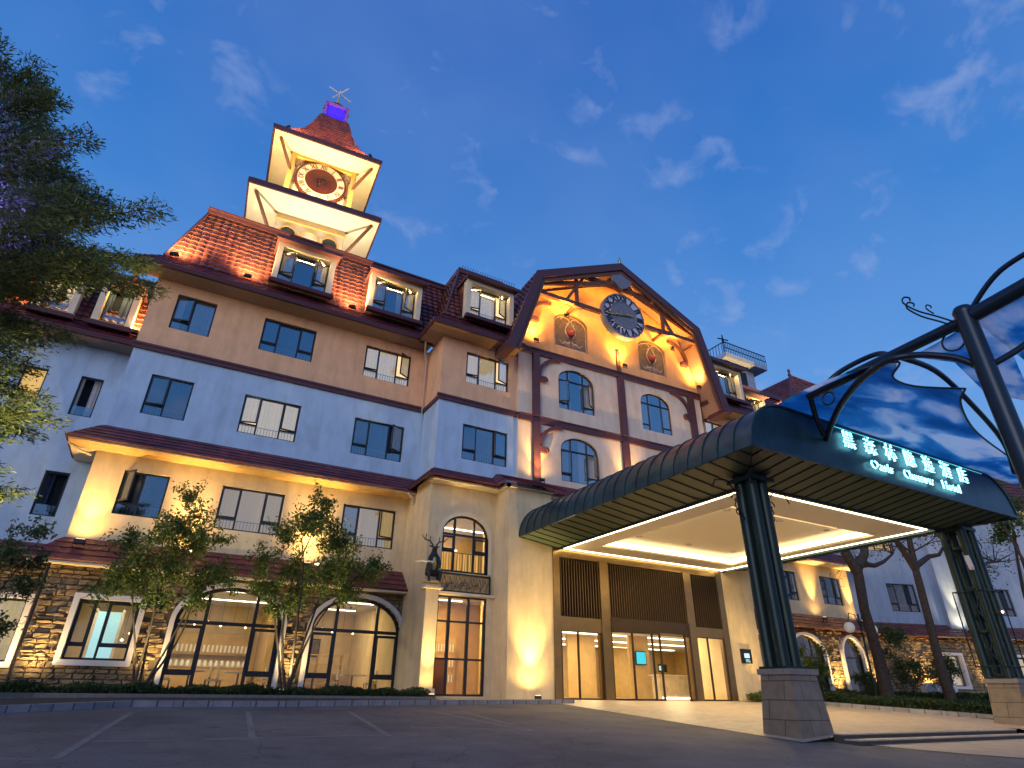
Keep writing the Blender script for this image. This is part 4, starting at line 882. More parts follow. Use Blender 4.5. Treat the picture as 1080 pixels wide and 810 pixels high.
# gable clock
def clock(M, R, parent, face, ringm, centre, mark, hands, numerals, depth=.22, hour=(8.6,), nm='clock'):
    c = MB(M).use(ringm)
    ringp = [(R,0),(R+.0,depth),(R-.06,depth+.03),(R-.12,depth)]
    def rev(prof, m, sm=True):
        n = 48; c.use(m); vs = [(r*math.cos(2*PI*k/n), -d, r*math.sin(2*PI*k/n)) for r, d in prof for k in range(n)]
        c.add(vs, [(i*n+k, i*n+(k+1) % n, (i+1)*n+(k+1) % n, (i+1)*n+k) for i in range(len(prof)-1) for k in range(n)], sm)
    rev([(R,-.15),(R,depth),(R-.06,depth+.04),(R-.12,depth)], ringm); rev([(R-.1,depth-.02),(R*.62,depth-.02)], face, False); rev([(R*.63,depth+.02),(R*.60,depth+.03),(R*.58,depth)], ringm); rev([(R*.60,depth-.01),(.01,depth-.01)], centre, False)
    co = c.build(nm, parent, M)
    nmh = MB(M).use(mark)
    for k, rn in enumerate(numerals):
        a = PI/2-2*PI*(k+1)/12; rr = R*.765; n_ = {'I':1,'II':2,'III':3,'IV':4,'V':2,'VI':3,'VII':4,'VIII':5,'IX':3,'X':2,'XI':3,'XII':4}[rn]
        me = text_mesh(rn, R*(.36 if face != 'clock_face_cream' else .26), .012, 'CENTER', .03 if face != 'clock_face_cream' else 0); rot = Matrix.Rotation(-(a-PI/2), 4, 'Y'); Mx = Matrix.Translation((rr*math.cos(a), -depth-.005, rr*math.sin(a))) @ rot @ Matrix.Rotation(PI/2, 4, 'X') @ Matrix.Diagonal((.85 if len(rn) > 2 else 1.15,1.15,1,1))
        nmh.add([tuple(Mx @ v.co) for v in me.vertices], [tuple(p.vertices) for p in me.polygons]); bpy.data.meshes.remove(me)
    for k in range(60): a = 2*PI*k/60; r1, r2 = R*.93, R*(.885 if k % 5 else .87); nmh.bar((r1*math.cos(a),-depth-.005,r1*math.sin(a)), (r2*math.cos(a),-depth-.005,r2*math.sin(a)), .012, .02)
    nmh.build('numerals', co)
    if face == 'clock_face_cream':
        rl = MB(M).use('black_part')
        for k in range(36): a = 2*PI*k/36; rl.bar((R*.12*math.cos(a),-depth+.0,R*.12*math.sin(a)), (R*.56*math.cos(a),-depth+.0,R*.56*math.sin(a)), .012, .018)
        rl.build('rays', co)
    for ang, ln_, w in hands:
        h = MB(M).use('gold' if face != 'clock_face_cream' else 'black_part'); a = math.radians(ang); h.bar((-.15*R*math.cos(a),-depth-.07,-.15*R*math.sin(a)), (ln_*R*math.cos(a),-depth-.07,ln_*R*math.sin(a)), .03, w)
        h.lathe([(0,-.05),(.09,-.04),(.09,.04),(0,.05)], (.45*ln_*R*math.cos(a),-depth-.07,.45*ln_*R*math.sin(a)), 8); h.build('hand', co)
    return co
ROM = ['I','II','III','IV','V','VI','VII','VIII','IX','X','XI','XII']
c_ = MB(FG).use('clock_mid'); c_.box(5.5,6.2,-1.0,0,19.3,20.5); c_.build('clock_bracket', H)
clock(FG @ Matrix.Translation((5.92,-.95,19.95)), 1.52, H, 'clock_face_grey', 'clock_mid', 'clock_mid', 'clock_dark', [(191,.80,.07),(10,.42,.10)], ROM)

# ---- right part beyond the gable
F0r = frame(0, 26)
RWn = [(32.2,34.6,13.72,15.46), (36.6,39.0,13.72,15.46), (32.2,34.6,9.68,11.46), (36.6,39.0,9.68,11.46), (33.6,35.8,5.5,7.28), (38.15,40.3,5.5,7.28)]
wall_panel('wall', F0r, rect(31,41.3,12.6,16), [rect(*w) for w in RWn[:2]], .32, 'peach_stucco', H)
wall_panel('wall', F0r, rect(31,41.3,8.6,12.6), [rect(*w) for w in RWn[2:4]], .32, 'blue_stucco', H)
wall_panel('wall', F0r, rect(26.4,41.3,4.3,8.6), [rect(*w) for w in RWn[4:]]+[rect(28.6,31.0,5.5,7.28)], .32, 'cream_stucco', H)
for i, w in enumerate(RWn+[(28.6,31.0,5.5,7.28)]): window(F0r @ Matrix.Translation((w[0],0,w[2])), w[1]-w[0], w[3]-w[2], H, 'lit' if i in (0,) else 'dark', openl=3, openr=4, glass='glass_sky' if i < 4 else 'glass_clear')
AR = [(38.2,40.2,-.1,2.3,3.45), (33.2,36.4,-.1,2.2,3.4), (28.4,31.6,-.1,2.2,3.4)]
FSr = frame(0, 25.62)
wall_panel('wall', FSr, rect(26.4,41.3,-.4,4.35), [arch_poly(*a) for a in AR], .34, 'mortar', H); stone_cladding(FSr, 26.5, 41.4, -.3, 4.2, [av(a) for a in AR], H)
for i, a in enumerate(AR):
    M = FSr @ Matrix.Translation((a[0],0,a[2])); surround(M, a[1]-a[0], a[4]-a[2], H, arch=a[3]-a[2], t=.16, proud=.2, m='white_paint'); window(M, a[1]-a[0], a[4]-a[2], H, 'dark', arch=a[3]-a[2], cols=() if i == 0 else (.28,.72), rail=False, bot=.2, glass='glass_clear')
roof_slope('skirt_roof', (26.4,25.0,3.78), (42.0,25.0,3.78), (26.4,26.0,4.68), (41.4,26.0,4.68), .30, .30, .02, .03, 'roof_tile', H)
roof_slope('skirt_roof', (31.0,24.95,8.02), (42.1,24.95,8.02), (31.0,26.0,8.95), (41.3,26.0,8.95), .6, .30, 0, .028, 'shingle', H)
e = MB().use('cream_trim'); e.box(31,41.9,25.0,26,7.93,7.99); e.use('soffit'); e.box(31,42.1,25.05,26,15.98,16.06); e.use('gutter_metal'); e.box(31,42.2,24.92,25.08,16,16.22); e.build('eaves', H)
roof_slope('roof', (31,24.98,16.2), (42.2,24.98,16.2), (31,25.62,16.95), (41.4,25.62,16.95), .6, .25, 0, .03, 'shingle', H)
roof_slope('roof', (31,25.6,16.9), (41.3,25.6,16.9), (31,27.0,21.0), (40.4,27.0,21.0), .34, .34, .045, .055, 'roof_tile', H)
roof_slope('roof', (41.3,25.6,16.9), (41.3,33,16.9), (40.4,27.0,21.0), (40.4,33,21.0), .34, .34, .045, .055, 'roof_tile', H)
rt = MB().use('purple_wood'); rt.box(31,40.5,26.8,27.1,20.98,21.3); rt.use('gutter_metal'); rt.box(31,40.4,27.1,33,20.8,21.0); rt.use('cream_stucco'); rt.box(41.0,41.3,26.3,33,-.4,16); rt.build('roof_trim', H)
for x0 in (32.6, 36.9): dormer(frame(x0,25.28), 2.2, 17.32, 1.8, 'blue', 5, 12, H, 2.3)
# hipped roof and roof terrace behind
HB = [(40.2,28,23.0),(56,28,23.0),(56,40,23.0),(40.2,40,23.0)]
roof_slope('hip_roof', (43.7,29.2,20.6), (60,29.2,20.6), (49.3,32.0,28.2), (57,32.0,28.2), .32, .40, .05, .06, 'roof_tile', H)
roof_slope('hip_roof', (43.7,40,20.6), (43.7,29.2,20.6), (49.3,38,28.2), (49.3,32.0,28.2), .32, .40, .05, .06, 'roof_tile', H)
s = MB().use('purple_wood'); s.tube([(43.7,29.2,20.7),(49.3,32,28.35)], .12, 6); s.tube([(49.3,32,28.35),(57,32,28.35)], .12, 6); s.lathe([(0,0),(.2,.1),(.08,.4),(.16,.6),(0,.9)], (49.3,32,28.3), 8)
s.use('peach_stucco'); s.box(44,60,29.6,40,13,20.6); s.build('roof_trim', H)
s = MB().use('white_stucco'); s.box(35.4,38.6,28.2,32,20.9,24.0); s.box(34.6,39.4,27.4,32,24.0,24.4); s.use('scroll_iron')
for k in range(25): x = 34.6+k*.2; s.box(x-.015,x+.015,27.4,27.43,24.4,25.3)
for k in range(12): y_ = 27.4+k*.3; s.box(34.6,34.63,y_-.015,y_+.015,24.4,25.3)
s.box(34.6,39.4,27.38,27.44,25.3,25.36); s.box(34.58,34.64,27.4,31,25.3,25.36); s.box(34.6,39.4,27.38,27.44,24.8,24.84)
s.tube([(35.2,28,24.4),(35.2,28,26.2)], .04, 6); s.tube([(34.7,28,26.0),(35.9,28,26.15)], .05, 6); s.tube([(35.0,27.8,26.3),(35.6,28.2,25.9)], .05, 6)
s.use('black_part'); s.box(36.6,37.6,28.15,28.2,21.6,23.6); s.build('roof_terrace', H)

# ================================================================== CLOCK TOWER
TC = frame(2.85, 32.9, 0, -4)
T = thing('clock_tower', 'floodlit square clock tower with two flaring cream slabs and a bell-shaped red roof', 'clock tower', (2.85, 32.9, 20.9), -4)
sh = MB(TC).use('tower_cream'); sh.box(-2.05,2.05,-1.95,2.1,20.9,26.0); sh.build('shaft', T)
def slab(z, hw, hd, name):
    s = MB(TC).use('tower_cream'); s.box(-hw+.08,hw-.08,-hd+.08,hd-.08,z,z+.12); s.build(name, T)
    s = MB(TC).use('purple_wood')
    s.box(-hw,hw,-hd,-hd+.1,z-.04,z+.34); s.box(-hw,hw,hd-.1,hd,z-.04,z+.34); s.box(-hw,-hw+.1,-hd+.1,hd-.1,z-.04,z+.34); s.box(hw-.1,hw,-hd+.1,hd-.1,z-.04,z+.34); s.build('fascia', T)
slab(26.0, 3.9, 3.85, 'lower_soffit'); slab(31.15, 3.4, 3.5, 'upper_soffit')
s = MB(TC).use('roof_tile'); s.box(-3.75,3.75,-3.7,3.7,26.13,26.5); s.build('lower_roof', T)
up = MB(TC).use('tower_cream'); up.box(-1.75,1.75,-1.7,1.8,26.5,31.15); up.build('clock_stage', T)
op = MB(TC).use('gold_paint')
for x in (-1.95,1.95): op.box(x-.15,x+.15,-2.02,-1.72,26.5,31.15)
op.box(-1.8,1.8,-1.98,-1.75,30.95,31.14); op.box(-1.8,1.8,-1.98,-1.75,27.5,27.7); op.box(-1.8,1.8,-2.0,-1.75,26.5,26.7)
op.use('scroll_iron')
for sx in (-1,1):
    for sz in (1,-1):
        for k in range(5):
            cx = sx*(1.15+.13*k); cz = 29.5+sz*(1.28-.16*k)+.0; op.tube([(cx+.10*math.cos(t)*(1-.08*t), -1.86, cz+.10*math.sin(t)*(1-.08*t)) for t in np.linspace(0,6,10)], .02, 4)
op.build('clock_surround', T)
for sx in (-1,1):
    for p, q in (((sx*1.95,-1.95,29.6),(sx*2.9,-2.9,31.1)), ((sx*2.1,-1.95,24.0),(sx*3.4,-3.3,25.95)), ((sx*1.95,1.9,29.6),(sx*2.9,2.9,31.1))):
        br = MB(TC).use('timber'); br.bar(p, q, .14, .16); br.build('brace', T)
clock(TC @ Matrix.Translation((0,-1.8,29.45)), 1.62, T, 'clock_face_cream', 'clock_red', 'clock_red', 'timber', [(255,.45,.05),(80,.3,.08)], ROM, depth=.15)
ar = MB(TC).use('gold_paint')
for cx in (-1.25, 0, 1.25):
    n = 10
    for k in range(n):
        a0, a1 = PI*k/n, PI*(k+1)/n; ar.prism([(cx+.56*math.cos(a0),24.6+.56*math.sin(a0)),(cx+.56*math.cos(a1),24.6+.56*math.sin(a1)),(cx+.46*math.cos(a1),24.6+.46*math.sin(a1)),(cx+.46*math.cos(a0),24.6+.46*math.sin(a0))], -2.03, -1.94)
    ar.box(cx-.56,cx-.46,-2.03,-1.94,21,24.6); ar.box(cx+.46,cx+.56,-2.03,-1.94,21,24.6)
ar.box(-2.1,2.1,-2.05,-1.94,25.5,25.62); ar.build('arcade_trim', T)
for cx in (-1.25, 1.25):
    l = MB(TC).use('dark_frame'); l.prism(arch_poly(cx-.42,cx+.42,21.5,24.6,25.02), -2.0, -1.96)
    for k in range(14): l.box(cx-.38,cx+.38,-2.03,-2.0,21.8+k*.22,21.86+k*.22)
    l.build('shutter', T)
rf = MB(TC).use('roof_tile'); prof = [(3.42,31.5),(3.2,31.68),(2.85,32.05),(2.45,32.6),(2.05,33.3),(1.7,34.0),(1.42,34.8),(1.2,35.7),(1.02,36.4),(.95,36.7)]
rows = []
for (a, za), (b, zb) in zip(prof[:-1], prof[1:]):
    k = max(1, int(math.hypot(a-b, za-zb)/.28))
    for i in range(k): t = i/k; rows.append((a+(b-a)*t, za+(zb-za)*t)); 
rows.append(prof[-1]); vs = []
for i, (hw, z) in enumerate(rows):
    for q, off in ((0, .05), ):
        w2 = hw+off; vs += [(-w2,-w2,z),(w2,-w2,z),(w2,w2,z),(-w2,w2,z)]
        w3 = hw-.0; vs += [(-w3,-w3,z+.01),(w3,-w3,z+.01),(w3,w3,z+.01),(-w3,w3,z+.01)]
fs = []
for i in range(len(rows)-1):
    a = i*8; b = (i+1)*8
    for k in range(4): fs.append((a+k, a+(k+1) % 4, b+4+(k+1) % 4 if 0 else b+(k+1) % 4, b+k))
nv = []; nf = []
for i in range(len(rows)-1):
    h0, z0 = rows[i]; h1, z1 = rows[i+1]; a = h0+.045; b = h1+.0; o_ = len(nv)
    nv += [(-a,-a,z0),(a,-a,z0),(a,a,z0),(-a,a,z0),(-b,-b,z1),(b,-b,z1),(b,b,z1),(-b,b,z1)]
    for k in range(4): nf.append((o_+k, o_+(k+1) % 4, o_+4+(k+1) % 4, o_+4+k))
    c = h0+.0; nv += [(-c,-c,z0-.0),(c,-c,z0),(c,c,z0),(-c,c,z0)]; 
    for k in range(4): nf.append((o_+8+k, o_+8+(k+1) % 4, o_+(k+1) % 4, o_+k))
rf.add(nv, nf); rf.build('roof', T)
la = MB(TC).use('purple_metal')
for sx in (-1,1):
    for sy in (-1,1): la.box(sx*.75-.07,sx*.75+.07,sy*.75-.07,sy*.75+.07,36.70,38.25)
la.box(-.85,.85,-.85,.85,36.65,36.80); la.box(-.85,.85,-.85,.85,38.20,38.32); la.use('blue_lamp'); la.box(-.62,.62,-.62,.62,36.85,38.15); la.build('lantern', T)
cp = MB(TC).use('gold_paint'); cp.lathe([(.95,38.32),(.85,38.45),(.55,38.70),(.28,39.00),(.12,39.30),(.06,39.80),(.05,40.10)], (0,0,0), 16); cp.build('lantern_cap', T)
wv = MB(TC).use('white_paint'); wv.tube([(0,0,39.30),(0,0,40.80)], .05, 8); wv.bar((-.85,0,40.85),(.9,0,40.05),.05,.10); wv.bar((-.45,0,39.80),(.55,0,41.40),.05,.10); wv.build('weather_vane', T)
# lamps inside the tower eaves
for i, (x, y, z, tx, ty, tz, p) in enumerate(((-2.6,-3.2,26.62,-1.2,-2.4,31.1,1350), (2.6,-3.2,26.62,1.2,-2.4,31.1,1350), (0,-3.4,26.62,0,-2,31.1,1200), (-2.6,1.5,26.62,-2.6,0,31.1,160), (2.8,1.0,26.62,2.6,0,31.1,200))):
    w0 = TC @ Vector((x,y,z)); w1 = TC @ Vector((tx,ty,tz))
    floodlight(tuple(w0), tuple(w1), p, ['floodlight at the left front corner of the clock stage, under the tower clock','floodlight at the right front corner of the clock stage, under the tower clock','floodlight in the middle of the ledge under the tower clock','floodlight on the left side ledge of the clock stage','floodlight on the right side ledge of the clock stage'][i], 110, (1,.70,.32), 'floodlights on the clock tower')
for i, x in enumerate((-2.9,2.9,0)):
    w0 = TC @ Vector((x,-2.9,21.3)); w1 = TC @ Vector((x*.7,-2.7,26)); floodlight(tuple(w0), tuple(w1), (1250,1250,750)[i], ['floodlight left of the tower foot shining up at the lower slab','floodlight right of the tower foot shining up at the lower slab','floodlight at the middle of the tower foot on the flat roof'][i], 115, (1,.80,.55), 'floodlights on the clock tower')

for x, lab in ((-2.6,'floodlight on the left front edge of the upper slab shining at the red bell roof'), (2.6,'floodlight on the right front edge of the upper slab shining at the red bell roof')):
    w0 = TC @ Vector((x,-3.3,31.78)); w1 = TC @ Vector((x*.2,-1.4,34.0)); floodlight(tuple(w0), tuple(w1), 1500, lab, 100, (1,.58,.24), 'floodlights on the clock tower')
# ================================================================== RIGHT WING
RX, RY, RA = 41.3, 27.0, -17
FR = frame(RX, RY, 0, RA)
R = thing('hotel_wing', 'pale blue annexe wing angled forward behind the garden trees at the far right', 'building', (RX+8, RY-2, -.2), RA)
rw = [(4.2,6.6,5.5,7.4), (12.6,15.0,5.5,7.4), (20.5,23.0,5.5,7.4), (3.5,5.8,9.7,11.5), (9.3,12.4,9.7,11.5), (18.5,21.5,9.7,11.5)]
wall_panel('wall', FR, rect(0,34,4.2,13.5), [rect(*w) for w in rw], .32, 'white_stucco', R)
for i, w in enumerate(rw): window(FR @ Matrix.Translation((w[0],0,w[2])), w[1]-w[0], w[3]-w[2], R, 'amber' if i in (3,4) else 'dark', openl=3, openr=14, glass='glass_clear')
for x in (8.4,16.6):   # projecting piers washed by lamps
    p = MB(FR).use('white_stucco'); p.box(x,x+1.6,-.35,0,4.2,13.5); p.build('pier', R)
FR2 = FR @ Matrix.Translation((0,-.4,0)); rg = [(6.2,8.2,.8,2.7), (12.8,14.8,.8,2.7), (19,21,.8,2.7)]
wall_panel('wall', FR2, rect(-.2,34,-.5,4.35), [rect(*w) for w in rg], .34, 'mortar', R)
so = stone_cladding(FR2, -.2, 34, -.4, 4.2, [av(w) for w in rg], R)
for w in rg: surround(FR2 @ Matrix.Translation((w[0],0,w[2])), 2, 1.9, R, t=.17, proud=.2, m='white_paint'); window(FR2 @ Matrix.Translation((w[0],0,w[2])), 2, 1.9, R, 'lit', cols=(.5,), rail=False, openl=2, glass='glass_sky')
T4 = lambda x, y, z: tuple(FR @ Vector((x, y, z)))
roof_slope('skirt_roof', T4(-.2,-1.1,3.78), T4(34,-1.1,3.78), T4(-.2,0,4.7), T4(34,0,4.7), .30, .30, .02, .03, 'roof_tile', R)
e = MB(FR).use('cream_trim'); e.box(-.2,34,-1.0,0,13.4,13.5); e.use('purple_wood'); e.box(-.2,34,-1.15,-1.0,13.35,13.7); e.build('eaves', R)
roof_slope('roof', T4(-.2,-1.1,13.7), T4(34,-1.1,13.7), T4(.8,1.4,18.5), T4(34,1.4,18.5), .30, .36, .045, .05, 'roof_tile', R)
b_ = MB(FR).use('white_stucco'); b_.box(0,34,2,8,-.5,18.4); b_.build('rear_block', R)

# ================================================================== ENTRANCE CANOPY
K = thing('entrance_canopy', 'dark green metal entrance canopy with curved ribbed edge, lit ceiling and clustered pipe pillars', 'canopy', (19.5, 11, -.9))
LX0, LX1, RX0, RX1, YF, YB = 12.64, 14.2, 25.1, 26.5, 9.7, 22.0
def qprof(s_, n=8):
    if s_ < 0: return [(LX1-(LX1-LX0)*math.cos(t), 5.9+1.48*math.sin(t)) for t in np.linspace(0, PI/2, n)]
    return [(RX0+(RX1-RX0)*math.cos(t), 5.9+1.42*math.sin(t)) for t in np.linspace(0, PI/2, n)]
def barrel(s_, ny, name):
    P = qprof(s_, 9); m = MB().use('canopy_metal'); n = len(P); ys = np.linspace(YF+.02, YB, ny)
    vs = [(x, y, z) for y in ys for x, z in P]; m.add(vs, [(j*n+i, j*n+i+1, (j+1)*n+i+1, (j+1)*n+i) for j in range(ny-1) for i in range(n-1)], True)
    for y in ys:
        for a, b in zip(P[:-1], P[1:]): m.bar((a[0],y,a[1]+.015), (b[0],y,b[1]+.015), .035, .05)
    return m.build(name, K)
barrel(-1, 22, 'curved_edge'); barrel(1, 22, 'curved_edge')
m = MB().use('canopy_front'); P = qprof(-1, 12)+qprof(1, 12)[::-1]; m.prism(P, YF, YF+.06); 
m.use('canopy_metal')
for a, b in zip(P[:-1], P[1:]): m.bar((a[0],YF-.015,a[1]), (b[0],YF-.015,b[1]), .05, .06)
m.bar((LX0,YF-.02,5.9),(RX1,YF-.02,5.9),.07,.09); m.build('fascia', K)
m = MB().use('canopy_metal'); m.box(LX1,RX0,YF+.06,YB,7.28,7.36); m.build('canopy_roof', K)
IX0, IX1, IY0 = 14.6, 24.5, 11.6
m = MB().use('canopy_soffit'); o_ = 5.885; i_ = 5.62
m.add([(LX0+.02,YF+.03,o_),(IX0,IY0,i_),(IX0,YB,i_),(LX0+.02,YB,o_)], [(0,3,2,1)]); m.add([(LX0+.02,YF+.03,o_),(RX1-.02,YF+.03,o_),(IX1,IY0,i_),(IX0,IY0,i_)], [(0,1,2,3)]); m.add([(RX1-.02,YF+.03,o_),(RX1-.02,YB,o_),(IX1,YB,i_),(IX1,IY0,i_)], [(0,1,2,3)])
m.use('black_part')
def strip(p, q): m.bar((p[0],p[1],p[2]-.014), (q[0],q[1],q[2]-.014), .045, .03)
y = 10.1
while y < 21.9:
    f = min(1, max(0, (y-YF)/(IY0-YF))); xa = LX0+(IX0-LX0)*f; strip((LX0+.03,y,o_),(xa,y,o_+(i_-o_)*f)); xb = RX1-(RX1-IX1)*f; strip((RX1-.03,y,o_),(xb,y,o_+(i_-o_)*f)); y += .56
x = 13.1
while x < 26.3:
    f = 1.0
    if x < IX0: f = (x-LX0)/(IX0-LX0)
    if x > IX1: f = (RX1-x)/(RX1-IX1)
    strip((x,YF+.04,o_),(x,YF+(IY0-YF)*f,o_+(i_-o_)*f)); x += .56
strip((LX0,YF,o_),(IX0,IY0,i_)); strip((RX1,YF,o_),(IX1,IY0,i_)); m.build('soffit', K)
m = MB().use('canopy_ceiling'); TX0, TX1, TY0, TY1 = 15.9, 23.7, 13.4, 20.6
m.box(IX0,TX0,IY0,YB-.06,5.63,5.7); m.box(TX1,IX1,IY0,YB-.06,5.63,5.7); m.box(TX0,TX1,IY0,TY0,5.63,5.7); m.box(TX0,TX1,TY1,YB-.06,5.63,5.7)
m.box(TX0-.3,TX1+.3,TY0-.3,TY1+.3,6.02,6.08)
m.box(TX0+.9,TX1-.9,TY0+.9,TY1-.9,5.96,6.019)
m.build('ceiling', K)
m = MB().use('canopy_metal'); m.box(IX0-.1,IX0,IY0-.1,YB-.05,5.56,5.72); m.box(IX1,IX1+.1,IY0-.1,YB-.05,5.56,5.72); m.box(IX0,IX1,IY0-.1,IY0,5.56,5.72); m.build('ceiling_trim', K)
m = MB().use('led_warm'); a, b, c, d = IX0+.22, IX1-.22, IY0+.22, YB-.25; w = .045
m.box(a,b,c-w,c,5.605,5.628); m.box(a,b,d,d+w,5.605,5.628); m.box(a-w,a,c-w,d+w,5.605,5.628); m.box(b,b+w,c-w,d+w,5.605,5.628); m.build('light_strip', K)
m = MB().use('led_cove'); m.box(TX0-.02,TX1+.02,TY0-.02,TY0-.0,5.72,5.92); m.box(TX0-.02,TX1+.02,TY1,TY1+.02,5.72,5.92); m.box(TX0-.02,TX0,TY0,TY1,5.72,5.92); m.box(TX1,TX1+.02,TY0,TY1,5.72,5.92); m.build('cove_light', K)
for x in (17,19.8,22.6):  # added fill lamps with small rings, to brighten the paving under the canopy
    for y in (14.6,19.4):
        dl = MB().use('steel'); dl.lathe([(.10,5.955),(.13,5.94),(.13,5.955)], (x,y,0), 16); dl.build('added_fill_ring', K)
        spot('added_fill_lamp', (x,y,5.93), (x,y,0), 620, 140, (1,.72,.36), .6, .09)
def pillar(cx, cy, nm):
    g = MB().use('pillar_green'); zb = .64
    q_ = .205 if nm == 'near' else .3; offs = [(-q_,-q_),(q_,-q_),(q_,q_),(-q_,q_)]
    rr = .158 if nm == 'near' else .15
    for dx, dy in offs: g.tube([(cx+dx,cy+dy,zb),(cx+dx,cy+dy,5.75)], rr, 16)
    if nm == 'near': g.tube([(cx,cy,zb),(cx,cy,5.75)], .22, 16)
    for z in (.75, 2.1, 3.5, 4.9):
        for k in range(4): a, b = offs[k], offs[(k+1) % 4]; g.bar((cx+a[0],cy+a[1],z), (cx+b[0],cy+b[1],z), .06, .08)
    g.box(cx-.41,cx+.41,cy-.41,cy+.41,zb-.01,zb+.05); g.box(cx-.46,cx+.46,cy-.46,cy+.46,5.5,5.62)
    P = g.build('pillar', K)
    if nm == 'far':
        l = MB().use('pillar_green')
        for k in range(4):
            a, b = offs[k], offs[(k+1) % 4]
            for z in (.8,2.15): l.bar((cx+a[0],cy+a[1],z),(cx+b[0],cy+b[1],z+1.3),.035,.035); l.bar((cx+b[0],cy+b[1],z),(cx+a[0],cy+a[1],z+1.3),.035,.035)
            l.bar((cx+a[0]*1.7,cy+a[1]*1.7,1.0),(cx+a[0]*1.7,cy+a[1]*1.7,3.4),.03,.03); l.bar((cx+a[0]*1.7,cy+a[1]*1.7,3.4),(cx+b[0]*1.7,cy+b[1]*1.7,3.4),.03,.03); l.bar((cx+a[0]*1.7,cy+a[1]*1.7,1.0),(cx+b[0]*1.7,cy+b[1]*1.7,1.0),.03,.03); l.bar((cx+a[0],cy+a[1],3.4),(cx+a[0]*1.7,cy+a[1]*1.7,3.4),.03,.03); l.bar((cx+a[0],cy+a[1],1.0),(cx+a[0]*1.7,cy+a[1]*1.7,1.0),.03,.03)
        l.build('lattice', P)
    for sx in (-1, 1):
        s = MB().use('scroll_iron')
        for (ox, oz, r, rot) in ((.72,4.95,.17,0),(.72,4.6,.13,2),(.6,5.25,.12,1)):
            s.tube([(cx+sx*(ox+r*(1-.12*t)*math.cos(t+rot)), cy, oz+r*(1-.12*t)*math.sin(t+rot)) for t in np.linspace(0,6.5,16)], .018, 5)
        s.tube([(cx+sx*.46,cy,4.4),(cx+sx*.8,cy,4.75),(cx+sx*.62,cy,5.1),(cx+sx*1.0,cy,5.45),(cx+sx*1.45,cy,5.4),(cx+sx*1.6,cy,5.15)], .02, 5); s.build('scroll_bracket', P)
    b = MB().use('base_stone'); z0 = -1.15; w0, w1 = .64, .46; h0, h1 = .56, .46; cy -= .08; cx += .03
    b.add([(cx-w0,cy-h0,z0),(cx+w0,cy-h0,z0),(cx+w0,cy+h0,z0),(cx-w0,cy+h0,z0),(cx-w1,cy-h1,.5),(cx+w1,cy-h1,.5),(cx+w1,cy+h1,.5),(cx-w1,cy+h1,.5)], [(0,1,5,4),(1,2,6,5),(2,3,7,6),(3,0,4,7),(4,5,6,7)])
    b.use('granite'); b.box(cx-w1-.05,cx+w1+.05,cy-h1-.05,cy+h1+.05,.5,.63)
    b.build('pillar_base', K)
pillar(14.2, 11.2, 'near'); pillar(25.2, 11.25, 'far')
m = MB().use('black_part'); m.tube([(13.6,10.6,5.70),(13.6,10.75,5.48),(14.1,11.0,5.40),(14.1,11.1,5.2)], .05, 8); m.build('downpipe', K)

# hotel name on the fascia: halo-lit characters
SG = thing('hotel_sign', 'halo-lit hotel name in Chinese characters and Latin letters on the dark canopy fascia', 'sign', (20.2, 9.68, 6.4))
def sign_text(body, size, x, z, name, sx=1.0, ex=.035):
    me = text_mesh(body, size, ex, 'CENTER'); M = Matrix.Translation((x, YF-.11, z)) @ Matrix.Rotation(PI/2, 4, 'X') @ Matrix.Diagonal((sx,1,1,1))
    me.materials.append(MAT['letter_face']); me.materials.append(MAT['letter_glow'])
    for p in me.polygons: p.material_index = 0 if p.normal.z > .5 else 1
    me.name = name; return link(name, me, SG, M)
for i, ch in enumerate('黑森林隐逸酒店'): sign_text(ch, .60, 16.95+i*1.05, 6.88, 'sign_character', 1.0)
for wd, x, sx in (('Oasis', 18.35, 1.2), ('Cheerow', 20.3, 1.02), ('Hotel', 22.2, 1.15)): sign_text(wd, .42, x, 6.31, 'sign_word', sx, .03)
m = MB().use('edge_reflection'); m.box(16.5,24.9,YF-.03,YF-.018,7.27,7.29); m.build('reflection_line', SG)  # glowing strip stands in for a cyan reflection on the fascia's top edge

def smooth(P, k=6):
    P = [Vector(p) for p in P]; out = []
    for i in range(len(P)-1):
        p0 = P[max(i-1,0)]; p1 = P[i]; p2 = P[i+1]; p3 = P[min(i+2,len(P)-1)]
        for t in np.linspace(0,1,k+1)[:-1]: out.append(tuple(.5*((2*p1)+(-p0+p2)*t+(2*p0-5*p1+4*p2-p3)*t*t+(-p0+3*p1-3*p2+p3)*t**3)))
    return out+[tuple(P[-1])]
# ================================================================== SKY-PRINT MEMBRANE CANOPY on its mast
V = thing('membrane_canopy', 'dark tubular mast and arches carrying blue cloud-printed membranes in front of the entrance', 'membrane canopy', (14.5, 4.85, -1.25))
m = MB().use('mast_metal'); m.tube([(14.5,4.85,-1.25),(14.5,4.85,7.85)], .20, 18); m.lathe([(.2,7.82),(.22,7.9),(.17,8.0),(.0,8.02)], (14.5,4.85,0), 18); m.box(14.2,14.8,4.55,5.15,-1.27,-1.2); m.build('mast', V)
m = MB().use('mast_metal'); m.tube([(14.5,9.0,7.50),(14.5,4.85,7.68)], .13, 12); m.tube([(14.5,4.7,7.72),(14.5,3.2,7.9),(14.5,1.0,7.9)], .17, 12); m.build('main_pipe', V)
m = MB().use('mast_metal'); m.tube([(14.5,8.95,7.50),(15.1,9.3,7.1),(15.6,9.5,6.75)], .075, 10); m.build('strut', V)
